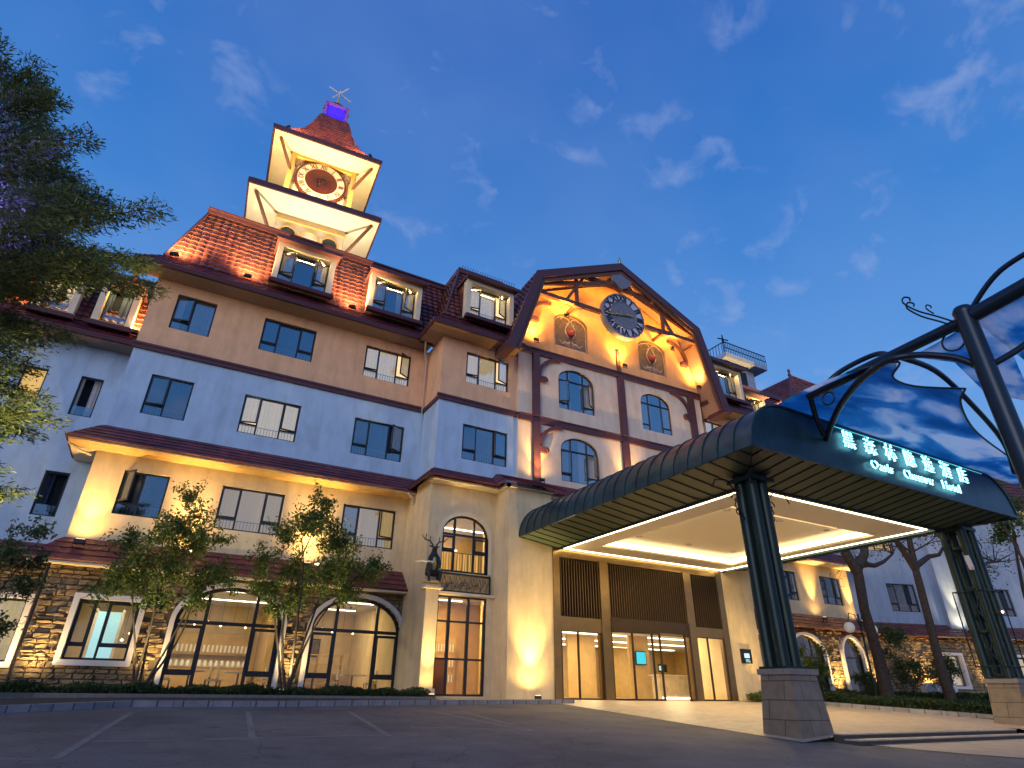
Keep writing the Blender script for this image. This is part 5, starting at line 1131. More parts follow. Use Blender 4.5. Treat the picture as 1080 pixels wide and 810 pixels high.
def arc3(P, r, name, k=18):
    P = [Vector(p) for p in P]; out = []
    for i in range(len(P)-1):
        p0 = P[max(i-1,0)]; p1 = P[i]; p2 = P[i+1]; p3 = P[min(i+2,len(P)-1)]
        for t in np.linspace(0,1,k//(len(P)-1)+2)[:-1]: out.append(.5*((2*p1)+(-p0+p2)*t+(2*p0-5*p1+4*p2-p3)*t*t+(-p0+3*p1-3*p2+p3)*t**3))
    out.append(P[-1]); m = MB().use('mast_metal'); m.tube(out, r, 8); return m.build(name, V)
RIB = [(15.86,9.64,6.7),(15.3,8.89,7.0),(14.76,8.16,7.15),(14.32,7.33,7.27),(14.06,6.55,7.3),(14.2,6.1,7.27),(14.32,5.7,7.12),(14.48,5.27,6.86),(14.6,4.95,6.5)]
arc3(RIB, .085, 'arch_rib', 30)
arc3([(14.6,8.8,7.5),(14.9,8.2,8.0),(15.0,7.2,8.1),(14.6,6.6,7.62)], .07, 'arch_rib')
arc3([(15.0,6.6,7.7),(16.5,6.6,7.75),(18.5,6.9,7.55),(21.5,7.5,7.1),(24,8.4,6.8)], .075, 'arch_rib')
arc3([(14.6,4.7,6.5),(15.2,4.1,7.0),(15.6,3.4,7.9)], .07, 'arch_rib')
arc3([(14.6,4.8,7.85),(14.5,3.9,8.45),(14.5,2.6,8.6)], .06, 'arch_rib')
for (c, r) in (((14.34,8.36,7.12),.17), ((14.62,5.28,7.38),.24)):
    m = MB().use('mast_metal'); m.tube([(c[0], c[1]+r*math.cos(t), c[2]+r*math.sin(t)) for t in np.linspace(0,2*PI,25)], .025, 6, False); m.build('ring', V)
m = MB().use('scroll_iron')
for (a, b, c) in ((0,0,0),(.1,-.1,-.12)):
    m.tube(smooth([(14.45+a,4.95,7.6+c),(14.2+a,5.25,7.9+c),(13.95+a,5.5,8.12+c),(13.78+a,5.66,8.38+c),(13.80+a,5.62,8.52+c),(13.9+a,5.55,8.50+c),(13.9+a,5.56,8.42+c)]), .02, 6)
m.tube(smooth([(14.15,5.28,7.98),(14.08,5.36,8.14),(14.10,5.34,8.24),(14.18,5.3,8.22),(14.17,5.3,8.16)]), .016, 6); m.build('scroll', V)
def membrane(A, B, name, sag, nu=40, nv=14):
    """sheet between polylines A (fixed) and B (free), with the doubly curved sag of stretched fabric"""
    def at(P, u):
        L_ = [0]
        for a, b in zip(P[:-1], P[1:]): L_.append(L_[-1]+(Vector(b)-Vector(a)).length)
        d = u*L_[-1]
        for i in range(len(P)-1):
            if d <= L_[i+1]+1e-9: return Vector(P[i]).lerp(Vector(P[i+1]), (d-L_[i])/(L_[i+1]-L_[i]))
        return Vector(P[-1])
    vs = []
    for j in range(nv+1):
        for i in range(nu+1):
            u, v = i/nu, j/nv; p = at(A, u).lerp(at(B, u), v); p.z += sag*math.sin(PI*v)*(.6+.4*math.sin(PI*u)); vs.append(tuple(p))
    n = nu+1; m = MB().use('sky_fabric'); m.add(vs, [(j*n+i, j*n+i+1, (j+1)*n+i+1, (j+1)*n+i) for j in range(nv) for i in range(nu)], True)
    o = m.build(name, V); md = o.modifiers.new('thick', 'SOLIDIFY'); md.thickness = .006; return o
def hem(P, r=.03): m = MB().use('mast_metal'); m.tube(P, r, 6); m.build('edge_cable', V)
fe = smooth([(14.15,7.6,7.5),(14.7,6.6,7.5),(15.2,7.05,7.4),(16.2,7.05,7.4),(17.6,6.5,7.45)])+smooth([(17.6,6.5,7.45),(18.3,7.0,7.35),(20.5,7.7,7.25),(24.4,8.4,7.3),(28,9,7.4)])[1:]
membrane([(14.1,9.85,7.42),(28,9.85,7.40)], fe, 'membrane', .12); hem(fe)
membrane([(14.75,6.3,7.5),(16.2,6.0,7.62),(18.2,6.35,7.5)], [(14.75,4.9,7.7),(16.5,4.9,7.75),(20.5,6.1,7.6)], 'membrane', -.05)
membrane([(14.75,4.8,7.7),(18.4,5.2,7.75),(22,6.3,7.7)], [(15.2,1.5,8.4),(19,1.5,8.6),(24,2.5,8.3)], 'membrane', -.15)

# ================================================================== DEER
D = thing('deer_statue', 'gilded dark stag statue with antlers sitting on the pilaster left of the arched window', 'statue', (9.16, 22.9, 3.82))
vs = [(0,0,.42),(0,-.03,.75),(0,-.06,1.0),(0,-.10,1.2),(0,-.16,1.36),(0,-.36,1.30),(-.17,-.12,.98),(-.22,-.30,.72),(-.16,-.38,.52),(.17,-.12,.98),(.22,-.30,.72),(.16,-.38,.52),(-.2,-.10,.36),(-.26,-.34,.42),(-.22,-.30,.04),(-.22,-.42,.03),(.2,-.10,.36),(.26,-.34,.42),(.22,-.30,.04),(.22,-.42,.03)]
es = [(0,1),(1,2),(2,3),(3,4),(4,5),(2,6),(6,7),(7,8),(2,9),(9,10),(10,11),(0,12),(12,13),(13,14),(14,15),(0,16),(16,17),(17,18),(18,19)]
rs = [.22,.20,.17,.11,.11,.05,.08,.06,.035,.08,.06,.035,.14,.09,.05,.04,.14,.09,.05,.04]
me = bpy.data.meshes.new('body'); me.from_pydata(vs, es, []); me.materials.append(MAT['deer_dark']); ob = link('body', me, D, WM[D.name])
sk = ob.modifiers.new('skin', 'SKIN'); ob.modifiers.new('ss', 'SUBSURF').render_levels = 2; lay = me.skin_vertices[0] if me.skin_vertices else None
if lay is None:
    bm = bmesh.new(); bm.from_mesh(me); bm.verts.layers.skin.verify(); bm.to_mesh(me); bm.free(); lay = me.skin_vertices[0]
for i, r in enumerate(rs): lay.data[i].radius = (r, r)
lay.data[0].use_root = True
an = MB(WM[D.name]).use('deer_dark')
for s_ in (-1, 1):
    an.tube([(s_*.06,-.12,1.44),(s_*.2,-.08,1.62),(s_*.42,-.1,1.66),(s_*.58,-.12,1.82)], [.03,.028,.024,.012], 6); an.tube([(s_*.2,-.08,1.62),(s_*.2,-.12,1.8)], .018, 5); an.tube([(s_*.4,-.1,1.66),(s_*.38,-.1,1.88)], .018, 5); an.tube([(s_*.07,-.13,1.4),(s_*.22,-.1,1.42)], [.05,.02], 6)
an.build('antlers', D)
ch = MB(WM[D.name]).use('deer_gold'); ch.lathe([(0,.45),(.09,.5),(.13,.7),(.10,.95),(0,1.1)], (0,-.14,0), 10); ch.lathe([(.34,-.02),(.36,.02),(.30,.08),(0,.09)], (0,-.1,0), 14); ch.build('chest_plate', D)
hn = MB(WM[D.name]).use('cream_trim'); hn.tube([(-.1,-.3,.75),(-.5,-.3,.78),(-.85,-.3,.72)], [.05,.035,.015], 8); hn.build('horn', D)

# ================================================================== FLOODLIGHTS
OR = (1.0,.50,.13); YE = (1.0,.64,.22)
for x, z, y, tx, lab, p in ((-3.0,17.0,25.05,-2.6,'floodlight at the left foot of the tiled mansard above the peach wall',170), (0.0,17.0,25.05,0.0,'floodlight on the mansard foot left of the first dormer',170), (4.82,17.0,25.05,4.82,'floodlight on the tiles between the two dormers of the left wing',170), (9.1,17.0,24.9,9.6,'floodlight in the roof valley between wing and bay',150), (35.8,17.0,25.05,35.8,'floodlight between the two dormers right of the gable',260)):
    floodlight((x,y-.12,z-.25), (tx,26.3,z+3.0), p*16.0, lab, 105, (1.0,.58,.20), 'floodlights along the mansard foot', 1.2, .12)
for x, lab, p in ((-2.9,'floodlight on the low skirt roof at the left corner pilaster',210), (.18,'floodlight on the low skirt roof behind the left forecourt tree',260), (4.8,'floodlight on the low skirt roof behind the second forecourt tree',260), (37.0,'floodlight on the skirt roof left of the cream wall window, far right',260), (40.9,'floodlight on the skirt roof right of the cream wall window, far right',260)):
    floodlight((x,25.42,4.52), (x,25.93,8.0), p*(4.6 if x < 20 else 7), lab, 62 if x < 20 else 44, (1.0,.57,.16), 'floodlights on the skirt roofs', 1.2, .22 if x < 20 else .04)
for x, y, z, tx, ty, tz, lab, p in ((-3.75,27.15,13.75,-3.75,28.2,16.5,'floodlight on the recessed roof beside its right dormer',1500), (-7.9,27.15,13.75,-8.0,28.2,16.5,'floodlight on the recessed roof left of its dormers',1500), (-10.5,29.4,17.2,-11,30.8,20.5,'floodlight at the foot of the far left tiled roof',2600)):
    floodlight((x,y,z), (tx,ty,tz), p, lab, 110, (1,.56,.18), 'floodlights along the mansard foot', 1.2, .1)
floodlight((51.5,28.9,20.9), (52.5,31.2,25.5), 4500, 'floodlight on the hipped roof rising behind the roof terrace', 110, (1,.5,.16), 'floodlights along the mansard foot', 1.2, .1)
G3 = lambda x, y, z: tuple(FG @ Vector((x, y, z)))
for x, lab in ((.25,'floodlight on the upper timber band at the left post of the gable'), (6.12,'floodlight on the upper timber band under the gable clock'), (11.75,'floodlight on the upper timber band at the right post of the gable')):
    floodlight(G3(x,-.62,16.95), G3(x,-.1,19.6), 1500, lab, 90, (1,.46,.09), 'floodlights on the gable bands', 1.0, .15)
for x, lab in ((.5,'floodlight at the foot of the left gable post'), (6.12,'floodlight at the foot of the middle gable post'), (11.4,'floodlight at the foot of the right gable post')):
    floodlight(G3(x,-.62,9.15), G3(x,-.15,12.5), 1100, lab, 62, (1,.56,.17), 'floodlights on the gable bands', 1.0, .15)
floodlight(G3(2.0,-1.0,18.9), G3(2.6,-.7,22), 900, 'small floodlight on the left tie beam under the gable roof', 140, (1,.42,.06), 'floodlights in the gable truss')
floodlight(G3(9.6,-1.0,18.9), G3(9.2,-.7,22), 900, 'small floodlight on the right tie beam under the gable roof', 140, (1,.42,.06), 'floodlights in the gable truss')
for (x, y, tx, ty, lab, p) in ((9.2,22.2,9.2,22.75,'ground floodlight at the foot of the deer pilaster',110), (13.15,21.38,13.15,22,'ground floodlight at the foot of the wide entrance column',230), (25.6,21.4,25.6,22,'ground floodlight in the grass at the right entrance pier',220)):
    floodlight((x,y,-.05 if x > 20 else -.08), (tx,ty-.02,4.2), p*8.5, lab, 56, (1,.66,.24), 'ground floodlights', .9, .10)
for x, lab in ((-4.1,'ground floodlight in the bed at the recessed stone corner'), (-3.0,'ground floodlight in the bed at the left stone corner'), (.2,'ground floodlight between the square window and the first arch'), (4.83,'ground floodlight between the two big arches')):
    y = 26.4 if x < -3.5 else 24.95
    floodlight((x,y,.02), (x,y+.40,3.0), 480 if x < -2 else 330, lab, 100, (1,.64,.24), 'ground floodlights in the bed', .9, .2)
for x, lab in ((9.2,'floodlight at the foot of the left pier on the annexe wing'), (17.4,'floodlight at the foot of the right pier on the annexe wing'), (25.4,'floodlight on the annexe skirt roof near the frame edge')):
    a = FR @ Vector((x,-1.0,4.3)); b = FR @ Vector((x,-.4,8.5)); floodlight(tuple(a), tuple(b), 1800, lab, 36, (1,.74,.38), 'floodlights on the annexe wing', 1.3, .1)
for x, lab in ((5.0,'ground floodlight left on the annexe stone wall'), (10.5,'ground floodlight between the first annexe windows'), (16.8,'ground floodlight between the last annexe windows'), (23,'ground floodlight at the far end of the annexe stone wall')):
    a = FR @ Vector((x,-1.1,.15)); b = FR @ Vector((x,-.5,3.2)); floodlight(tuple(a), tuple(b), 1200, lab, 120, (1,.62,.2), 'ground floodlights along the annexe', 1.0)
for x, lab in ((32.4,'ground floodlight left of the arched garden door'), (37.2,'ground floodlight at the left jamb of the arched garden door'), (41.0,'ground floodlight right of the arched garden door')):
    floodlight((x,24.9,.12), (x,25.3,3.4), 1100, lab, 120, (1,.62,.2), 'ground floodlights in the garden', 1.0)

for xa, xb, z in ((.6,5.0,19.85),(7.0,11.2,19.85),(3.4,8.4,22.2)):
    a = FG @ Vector(((xa+xb)/2,-.92,z)); b = FG @ Vector(((xa+xb)/2,0,z-.9)); area('gable_cove_lamp', a, b, 85, xb-xa, .04, (1,.44,.09))
# ================================================================== TREES
def cl(lst): return lst
multi_stem_tree('forecourt_tree', 'small multi-stemmed tree before the square stone-wall window, left of the arches', (0.0,22.1,-.2),
    [(-1.1,.1,3.2),(-.4,-.2,4.4),(.15,.2,5.4),(.8,-.1,4.0),(1.2,.2,3.0)],
    [(-1.51,0.00,3.10,0.67),(-1.01,0.20,3.90,0.79),(-0.34,-0.20,4.50,0.85),(0.11,0.10,5.20,0.79),(0.11,0.20,6.00,0.51),(0.67,0.00,4.40,0.92),(1.23,0.20,3.80,0.73),(1.74,-0.10,3.50,0.55),(0.34,-0.30,3.40,0.85),(-0.56,0.30,3.10,0.73),(1.01,0.10,2.90,0.61),(-0.11,0.40,2.70,0.61),(-1.34,0.30,4.40,0.43),(1.40,0.30,4.70,0.37)], 2000, .115, 'leaf_green', 'small trees in the forecourt bed', r0=.045)
multi_stem_tree('forecourt_tree', 'small multi-stemmed tree in front of the wall between the two big arches', (4.18,22.1,-.2),
    [(-1.1,.1,3.6),(-.5,-.2,4.9),(.3,.2,5.8),(1.1,-.1,4.2),(1.9,.2,3.4)],
    [(-1.57,0.00,3.90,0.67),(-1.12,0.20,3.30,0.67),(-1.01,0.10,4.90,0.73),(-0.22,-0.20,5.20,0.85),(0.28,0.10,5.90,0.73),(0.11,0.10,6.60,0.43),(0.78,0.00,4.80,0.92),(1.46,0.20,4.30,0.79),(2.24,-0.10,3.90,0.67),(2.63,0.00,4.30,0.43),(0.56,-0.30,3.70,0.92),(-0.45,0.30,3.90,0.79),(1.46,0.10,3.30,0.73),(0.00,0.40,3.00,0.67),(-0.67,0.00,2.70,0.49)], 2000, .115, 'leaf_green', 'small trees in the forecourt bed', r0=.05)
multi_stem_tree('garden_shrub_tree', 'dark bushy tree at the left frame edge before the recessed wing', (-4.4,21.5,-.2),
    [(-.5,.1,2.8),(.3,-.2,3.6),(.8,.2,3.0)], [(-.8,0,2.2,.6),(-.2,.1,3.0,.7),(.5,0,3.6,.7),(.9,.1,2.7,.6),(.3,.2,2.0,.6),(.8,.1,4.2,.45),(1.2,0,3.4,.4),(1.0,.1,1.6,.5)], 1500, .12, 'leaf_dark', r0=.05)
for x_, lab in ((-.3,'ground floodlight under the left forecourt tree'), (3.9,'ground floodlight under the forecourt tree between the arches')):
    floodlight((x_,21.45,.0), (x_+.4,22.3,5), 800, lab, 95, (1,.80,.36), 'ground floodlights under trees', .8)
for x_, lab in ((.55,'added small fill light on the skirt roof aimed at the left forecourt tree'), (5.15,'added small fill light on the skirt roof aimed at the second forecourt tree')):
    floodlight((x_,25.2,4.5), (x_-.2,22.3,5.2), 900, lab, 75, (1,.66,.16), 'ground floodlights under trees', .8)  # added spots gild the crowns in place of spill from the wall floodlights
# big feathery tree at the left
BT = thing('cypress_tree', 'tall dark feathery conifer filling the upper left corner in front of the recessed wing', 'tree', (-6.6, 12.8, -1.0))
tr = MB().use('bark'); tr.tube([(-6.6,12.8,-1.1),(-6.5,12.8,3),(-6.2,12.8,7),(-5.7,12.9,10.5),(-5.4,13,12.4)], [.32,.27,.2,.1,.03], 10)
zx = [(12.6,-5.15),(11.8,-4.7),(10.9,-4.1),(10.1,-3.3),(9.4,-2.5),(8.9,-1.65),(8.3,-1.45),(7.7,-1.8),(7.2,-2.5),(6.6,-3.1),(5.6,-3.4),(4.9,-2.75),(4.2,-2.5),(3.5,-2.75),(2.9,-3.3)]
def xmax(z):
    for (za, xa), (zb, xb) in zip(zx[:-1], zx[1:]):
        if zb <= z <= za: return xa+(xb-xa)*(za-z)/(za-zb)
    return -5.2
P_ = []; Dd = []
trunk = lambda z: np.array([-6.6+1.2*max(0,(z+1))/13.4*(.4+.6*max(0,z)/12), 12.8, z])
for i in range(165):
    z = 2.6+10.0*(i/125)**.92+RNG.uniform(-.2,.2) if i < 125 else RNG.uniform(2.9,5.6); z = min(z, 12.5); xm = xmax(z)
    a = RNG.uniform(-1.2,1.2) if i % 3 else RNG.uniform(1.6,4.6); reach = (xm-trunk(z)[0])*RNG.uniform(.55,1.02) if abs(a) < 1.2 else RNG.uniform(.8,1.8)*(1 if z < 10 else .5)
    if z > 11.6: reach = max(.25, reach*.8)
    tip = trunk(z)+np.array([math.cos(a)*reach if abs(a) >= 1.2 else reach, math.sin(a)*reach*(.6 if abs(a) < 1.2 else 1), .0]); tip[1] = min(max(tip[1], 11.0), 15)
    base = trunk(max(z-.9-.25*reach, 0)); path = branch_path(base, tip, .06, 8); path[-1] = (path[-1][0], path[-1][1], path[-1][2]-.1); tr.tube(path, list(np.linspace(.045 if reach > 1 else .02,.006,8)), 4)
    pa = np.array(path); k = int(160+400*min(reach, 3.5)); t = RNG.uniform(.28,1.0,k)**.8; idx = t*(len(pa)-1); i0 = np.minimum(idx.astype(int), len(pa)-2); f = (idx-i0)[:,None]
    c = pa[i0]*(1-f)+pa[i0+1]*f; tw = RNG.integers(0, 16, k); ang = tw*2.4; rad = .10+.42*RNG.uniform(0,1,k)*(1.1-.45*t)
    off = np.stack([np.cos(ang)*rad*.8, np.sin(ang)*rad, -.3*rad+RNG.normal(size=k)*.05], 1); P_.append(c+off+RNG.normal(size=(k,3))*.035)
    d = off/np.maximum(np.linalg.norm(off,axis=1)[:,None],1e-3)+(tip-base)/np.linalg.norm(tip-base)*.5; Dd.append(d)
tr.build('trunk', BT); leaf_mesh('crown', np.concatenate(P_), .12, 'leaf_conifer', BT, dirs=np.concatenate(Dd), aspect=.22)
bl = floodlight((-5.0,11.7,6.6), (-4.2,12.4,9.0), 3800, 'blue floodlight hanging in the tall conifer at the left', 75, (.12,.08,1.0), 'coloured tree floodlights')
floodlight((-3.6,12.2,-.55), (-3.6,12.8,6), 4200, 'added fill light on the ground below the tall conifer at the left', 90, (1,.8,.35), 'ground floodlights under trees')  # added lamp, only there to brighten the dark crown
# pollarded garden trees at the right
def bare_tree(name, label, loc, segs, twigs, lf, group):
    t = thing(name, label, 'tree', loc, 0, group); m = MB().use('bark'); L3 = Vector(loc); ends = []
    for pts, r in segs: m.tube([tuple(L3+Vector(p)) for p in pts], r, 9); ends.append(tuple(L3+Vector(pts[-1])))
    P = []
    for e in ends:
        for k in range(twigs):
            d = RNG.normal(size=3); d[2] = abs(d[2])*.8+.1; d /= np.linalg.norm(d); q = np.array(e)+d*RNG.uniform(1.0,2.4); p = branch_path(e, q, .12, 6); m.tube(p, list(np.linspace(.045,.01,6)), 4)
            for j in range(2): q2 = np.array(p[3])+RNG.normal(size=3)*.7; pp = branch_path(p[3], q2, .1, 4); m.tube(pp, list(np.linspace(.02,.006,4)), 3, False); P.append(np.array(pp[-1])+RNG.normal(size=(lf,3))*.28)
    m.build('trunk', t); leaf_mesh('crown', np.concatenate(P), .16, 'leaf_dark', t); return t
bare_tree('pollarded_tree', 'forked dark pollarded tree beside the arched garden door', (32.7,20,-.2), [([(0,0,-.2),(.1,0,2),(-.1,0,4.4),(.1,0,6.0),(.2,0,6.9)],[.36,.28,.24,.26,.22]), ([(.1,0,6.3),(-.7,0,7.6),(-1.3,0,8.6),(-1.6,0,10)],[.3,.2,.16,.1]), ([(.2,0,6.6),(1.2,0,7.4),(1.6,0,8.8),(1.5,0,10.4)],[.3,.22,.18,.1]), ([(.4,0,6.8),(2.2,.2,6.9),(3.6,.4,7.3),(4.9,.5,7.9)],[.18,.13,.1,.06])], 5, 10, 'pollarded trees in the garden')
bare_tree('pollarded_tree', 'second dark pollarded tree, nearer the far canopy pillar', (38.4,20,-.2), [([(0,0,-.2),(-.1,0,2),(.1,0,4.2),(.2,0,6.2),(.3,0,8.0)],[.30,.25,.21,.21,.17]), ([(.3,0,7.0),(-.8,0,8.4),(-1.4,0,9.8),(-2.2,0,10.8)],[.22,.15,.12,.07]), ([(.3,0,7.6),(.6,0,9.2),(.4,0,11.0)],[.2,.14,.08]), ([(.3,0,7.2),(2.2,0,8.0),(3.8,.2,8.3),(5.6,.3,9.4)],[.2,.14,.11,.06])], 6, 12, 'pollarded trees in the garden')
bare_tree('garden_tree', 'thin-branched tree standing right of the far canopy pillar', (42.5,19,-.2), [([(0,0,-.2),(.1,0,2),(0,0,4.4),(.2,0,7.0)],[.25,.2,.18,.12]), ([(.1,0,5.5),(1.6,0,7.4),(3.0,.1,8.0),(4.5,.3,8.2)],[.14,.11,.08,.05]), ([(.2,0,6.5),(-1.2,0,8.2),(-2,0,9.6)],[.12,.09,.05]), ([(.2,0,7.0),(1.2,0,9.0),(2.6,0,10.8)],[.12,.09,.05])], 9, 16, None)
multi_stem_tree('tall_leafy_tree', 'leafy tree behind the right end of the canopy fascia', (38.5,14.5,-.5), [(0,0,8),(1,.2,9.5),(-1,.1,9)], [(RNG.uniform(-1.5,2.5), RNG.uniform(-1,1), RNG.uniform(8.6,11.2), RNG.uniform(.6,.9)) for _ in range(9)], 420, .2, 'leaf_green', r0=.14)
for i, (x, y, h_, w_, lab) in enumerate(((28.3,20.6,2.6,1.0,'dense green bush right of the entrance pier, behind the near pillar'), (29.6,21.8,1.6,.8,'low bush beside the arched window right of the entrance'), (36.4,21.0,3.7,1.5,'loose shrub between the two pollarded trees'), (35.2,22.5,1.5,.9,'low dark shrub beside the arched garden door'), (41.5,21.5,2.6,1.3,'shrub between the second pollarded tree and the far pillar'))):
    cs = [(RNG.uniform(-w_,w_)*.7, RNG.uniform(-.5,.5), h_*RNG.uniform(.3,1), w_*RNG.uniform(.35,.5)) for _ in range(11)]
    multi_stem_tree('garden_shrub', lab, (x,y,-.2), [(-w_*.5,0,h_*.6),(0,.1,h_*.9),(w_*.5,0,h_*.6)], cs, 1100, .13, 'leaf_green' if i in (0,) else 'leaf_dark', 'shrubs in the right garden', r0=.03)
def hedge(name, label, path, w, h, zf, n, size=.085, cat='hedge', m='leaf_hedge'):
    P = []
    for (xa, ya), (xb, yb) in zip(path[:-1], path[1:]):
        L_ = math.hypot(xb-xa, yb-ya); k = int(n*L_); t = RNG.uniform(0,1,k); d = np.array([xb-xa, yb-ya])/L_; s = RNG.uniform(-.5,.5,k)*w
        x = xa+(xb-xa)*t-d[1]*s; y = ya+(yb-ya)*t+d[0]*s; hh = h*(.78+.22*np.sin(x*3.1+y*2.3)*np.sin(x*1.3-y)); z = np.array([zf(v) for v in y])+hh*RNG.uniform(0,1,k)**.55
        P.append(np.stack([x,y,z],1))
    P = np.concatenate(P); c = P.mean(0); o = leaf_mesh(name, P, size, m, None, Matrix.Translation(tuple(c))); return tag(o, label, cat)
hedge('hedge', 'low clipped hedge along the foot of the left wing and its arches', [(-3.4,20.6),(.3,21.3),(8.7,21.6)], 1.0, .42, lambda y: -.26, 1900)
hedge('hedge', 'short low hedge at the left frame edge before the recessed wing', [(-9,19.5),(-3.7,20.4)], 1.0, .5, lambda y: -.3, 1500)
hedge('hedge', 'low hedge along the kerb of the right garden', [(28.0,11.5),(28.0,23.5)], 1.1, .5, lambda y: -.62+.05*(y-11.5), 1500, .1)
hedge('hedge', 'long low hedge at the foot of the annexe garden', [(30,22.8),(36,22.0),(46,19.5),(58,15)], 1.4, .55, lambda y: -.15, 900, .14)
lawn = hedge('ground_cover', None, [(-9,22.6),(8.8,23.2)], 3.2, .10, lambda y: -.17, 1800, .08, None, 'leaf_hedge'); lawn['kind'] = 'stuff'
lawn = hedge('lawn', None, [(29,17),(34,17),(44,17),(60,13)], 7, .12, lambda y: -.35 if y < 16 else -.12, 1500, .12, None, 'leaf_hedge'); lawn['kind'] = 'stuff'
hedge('grass_tuft', 'tuft of long grass at the foot of the right entrance pier', [(24.7,21.55),(26.6,21.55)], .5, .5, lambda y: -.2, 900, .12, 'plant', 'leaf_green')

# ================================================================== SMALL THINGS
lp = thing('garden_lamp', 'thin garden lamp post with two hanging globes before the arched garden door', 'lamp post', (31.9,20,-.2))
m = MB().use('pillar_green'); m.tube([(31.9,20,-.2),(31.9,20,3.9)], .045, 8); m.lathe([(.12,-.2),(.12,0),(.06,.1)], (31.9,20,0), 10)
for s_ in (-1,1): m.tube([(31.9,20,3.3),(31.9+s_*.3,20,3.85),(31.9+s_*.75,20,3.9),(31.9+s_*.95,20,3.5)], .025, 6)
m.build('post', lp)
for s_ in (-1,1): m = MB().use('globe_glass'); m.lathe([(0,-.26)]+[(.26*math.sin(t),-.26*math.cos(t)) for t in np.linspace(.3,2.8,9)]+[(0,.26)], (31.9+s_*.95,20,3.2), 16); m.build('globe', lp)
for i, x in enumerate((43.3,44.6)):
    y = 23.6-.3*(x-43.3); t = thing('air_conditioner', ['left','right'][i]+' of two grey air conditioner units in the garden under the annexe window', 'air conditioner', (x,y,-.1), -17, 'air conditioners in the garden')
    m = MB(WM[t.name]).use('white_paint'); m.box(-.5,.5,-.2,.2,.1,1.0); m.use('fixture'); m.box(-.4,-.3,-.2,.2,0,.1); m.box(.3,.4,-.2,.2,0,.1); m.build('housing', t)
    m = MB(WM[t.name]).use('fixture')
    for r in (.1,.2,.3,.36): m.tube([(-.08+r*math.cos(a),-.22,.55+r*math.sin(a)) for a in np.linspace(0,2*PI,20)], .012, 4, False)
    m.build('fan_grille', t)
cv = thing('security_camera', 'pale security camera on an arm beside the far canopy pillar', 'camera', (24.6,10.9,4.3))
m = MB().use('white_paint'); m.bar((24.25,10.7,4.05),(24.6,10.9,4.5),.14,.14); m.build('housing', cv); m = MB().use('fixture'); m.tube([(24.5,10.85,4.35),(24.85,11.0,4.35)], .02, 6); m.build('arm', cv)
w_l = MB().use('fixture'); w_l.box(25.0,25.12,10.6,10.7,2.6,2.75); w_l.use('lamp_glass'); w_l.lathe([(0,-.05),(.05,0),(0,.05)], (25.06,10.58,2.67), 8); solo('pillar_lamp', w_l, 'tiny round warm lamp on the lattice of the far canopy pillar', 'lamp', (25.06,10.65,2.67))
# restaurant furniture
def dining_table(x, y, label):
    t = thing('dining_table', label, 'table', (x,y,-.14), 0, 'restaurant tables behind the arches'); m = MB().use('white_paint'); m.box(x-.5,x+.5,y-.4,y+.4,.58,.62); m.build('table_top', t); m = MB().use('fixture'); m.tube([(x,y,-.14),(x,y,.58)], .035, 8); m.lathe([(.26,-.14),(.26,-.12),(0,-.10)], (x,y,0), 14); m.build('pedestal', t)
def dining_chair(x, y, ang, label):
    t = thing('dining_chair', label, 'chair', (x,y,-.14), ang, 'restaurant chairs behind the arches'); M = WM[t.name]
    m = MB(M).use('cream_trim'); m.box(-.22,.22,-.22,.22,.42,.48); m.build('seat', t); m = MB(M).use('cream_trim'); m.box(-.22,.22,.2,.24,.55,.95); m.build('backrest', t)
    for sx in (-.19,.19):
        for sy in (-.19,.21): m = MB(M).use('fixture'); m.tube([(sx,sy,0),(sx,sy,.95 if sy > 0 else .42)], .016, 6); m.build('leg', t)
for x, y, w in ((1.6,27.6,'left side of the first arch'), (3.4,28.2,'right side of the first arch'), (6.2,27.7,'left side of the second arch'), (8.0,28.3,'right side of the second arch')):
    dining_table(x, y, 'white dining table seen through the '+w)
    dining_chair(x-.8, y, 90, 'cream dining chair left of the table at the '+w); dining_chair(x+.8, y, -90, 'cream dining chair right of the table at the '+w)
bsh = MB().use('wood_panel')
for z in (-.1,.3,.7,1.1,1.5): bsh.box(6.6,8.4,31.6,32.0,z,z+.04)
for x in (6.6,7.2,7.8,8.36): bsh.box(x,x+.04,31.6,32.0,-.14,1.54)
solo('shelf_rack', bsh, 'open wooden shelf rack at the back of the room behind the second arch', 'shelf', (7.5,31.8,-.14))
bf = MB().use('wood_panel'); bf.box(.8,4.2,31.6,32.3,-.14,.85); bf.use('marble'); bf.box(.75,4.25,31.55,32.35,.85,.9); bf.use('glassware')
for k in range(14): bf.lathe([(.06,.9),(.08,1.0),(.05,1.12),(0,1.14)], (1.0+k*.23,31.9,0), 8)
bf.use('wood_panel'); bf.box(.8,4.2,32.7,32.9,1.4,2.3); bf.use('glassware')
for k in range(18): bf.box(.95+k*.18,1.03+k*.18,32.6,32.7,1.5,1.8)
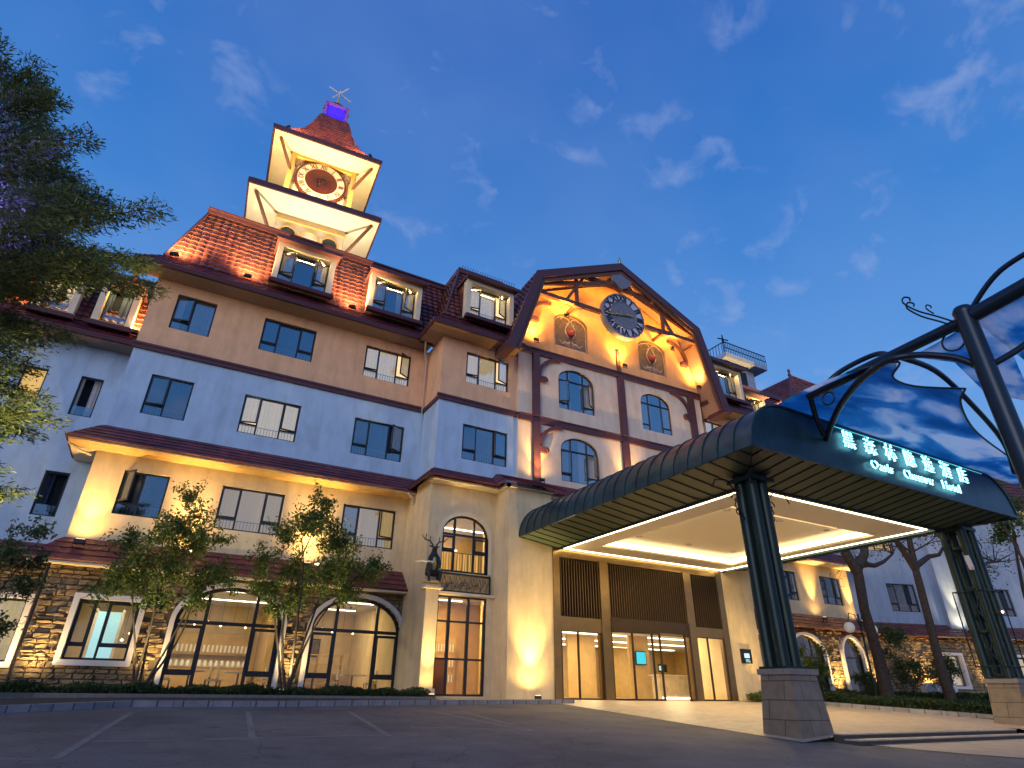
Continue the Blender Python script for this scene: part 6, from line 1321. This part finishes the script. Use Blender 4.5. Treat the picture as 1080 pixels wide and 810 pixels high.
solo('buffet_counter', bf, 'wooden buffet counter with glassware behind the first arch', 'counter', (2.5,32,-.14))
wp = MB().use('black_part'); wp.box(-.3,.3,32.9,32.96,1.2,2.2); wp.box(6.9,7.5,32.93,32.98,1.5,2.3); wp.use('mural_base'); wp.box(6.95,7.45,32.91,32.93,1.55,2.25)
solo('framed_picture', wp, 'dark framed picture on the back wall behind the second arch', 'picture', (7.2,32.95,1.9))
for xa, lab in ((2.45,'row of small glowing pendants inside the first arch'), (7.1,'row of small glowing pendants inside the second arch')):
    pt = thing('pendant_lamps', lab, 'pendant lamp', (xa,29,3.5), 0, 'pendant lamps in the restaurant')
    for k in range(5): x = xa-1.0+.5*k; m = MB().use('lamp_glass'); m.lathe([(0,-.05),(.05,0),(0,.05)], (x,29+.1*k,2.35+.12*(k % 2)), 10); m.use('fixture'); m.tube([(x,29+.1*k,2.4),(x,29+.1*k,3.5)], .006, 4); m.build('pendant', pt)
cd_ = MB().use('wood_panel'); cd_.box(4.55,4.95,30,33,-.14,3.5); cd_.use('mural_base'); cd_.box(5.2,6.4,32.9,32.97,.9,2.6); cd_.use('mural_light'); cd_.box(5.3,6.3,32.88,32.9,1.0,2.5)
solo('wood_partition', cd_, 'tall wooden partition between the rooms behind the two arches', 'partition', (4.75,31.5,-.14))
bs = MB().use('screen_blue'); bs.box(-2.0,-1.2,30.0,30.06,.1,2.7); bs.use('white_paint'); bs.box(-2.1,-2.0,29.98,30.08,0,2.8); bs.box(-1.2,-1.1,29.98,30.08,0,2.8)
solo('glowing_screen', bs, 'tall glowing pale blue panel inside the square stone-wall window', 'screen', (-1.6,30,-.14))
pd = thing('pendant_lamps', 'cluster of small warm pendant lamps inside the square stone-wall window', 'pendant lamp', (-.6,28.5,3.5))
for k in range(4):
    m = MB().use('lamp_glass'); x, y, z = -.9+.2*k, 28.3+.15*k, 1.6+.25*(k % 3); m.lathe([(0,-.06),(.06,0),(0,.06)], (x,y,z), 10); m.use('fixture'); m.tube([(x,y,z+.06),(x,y,3.5)], .006, 4); m.build('pendant', pd)
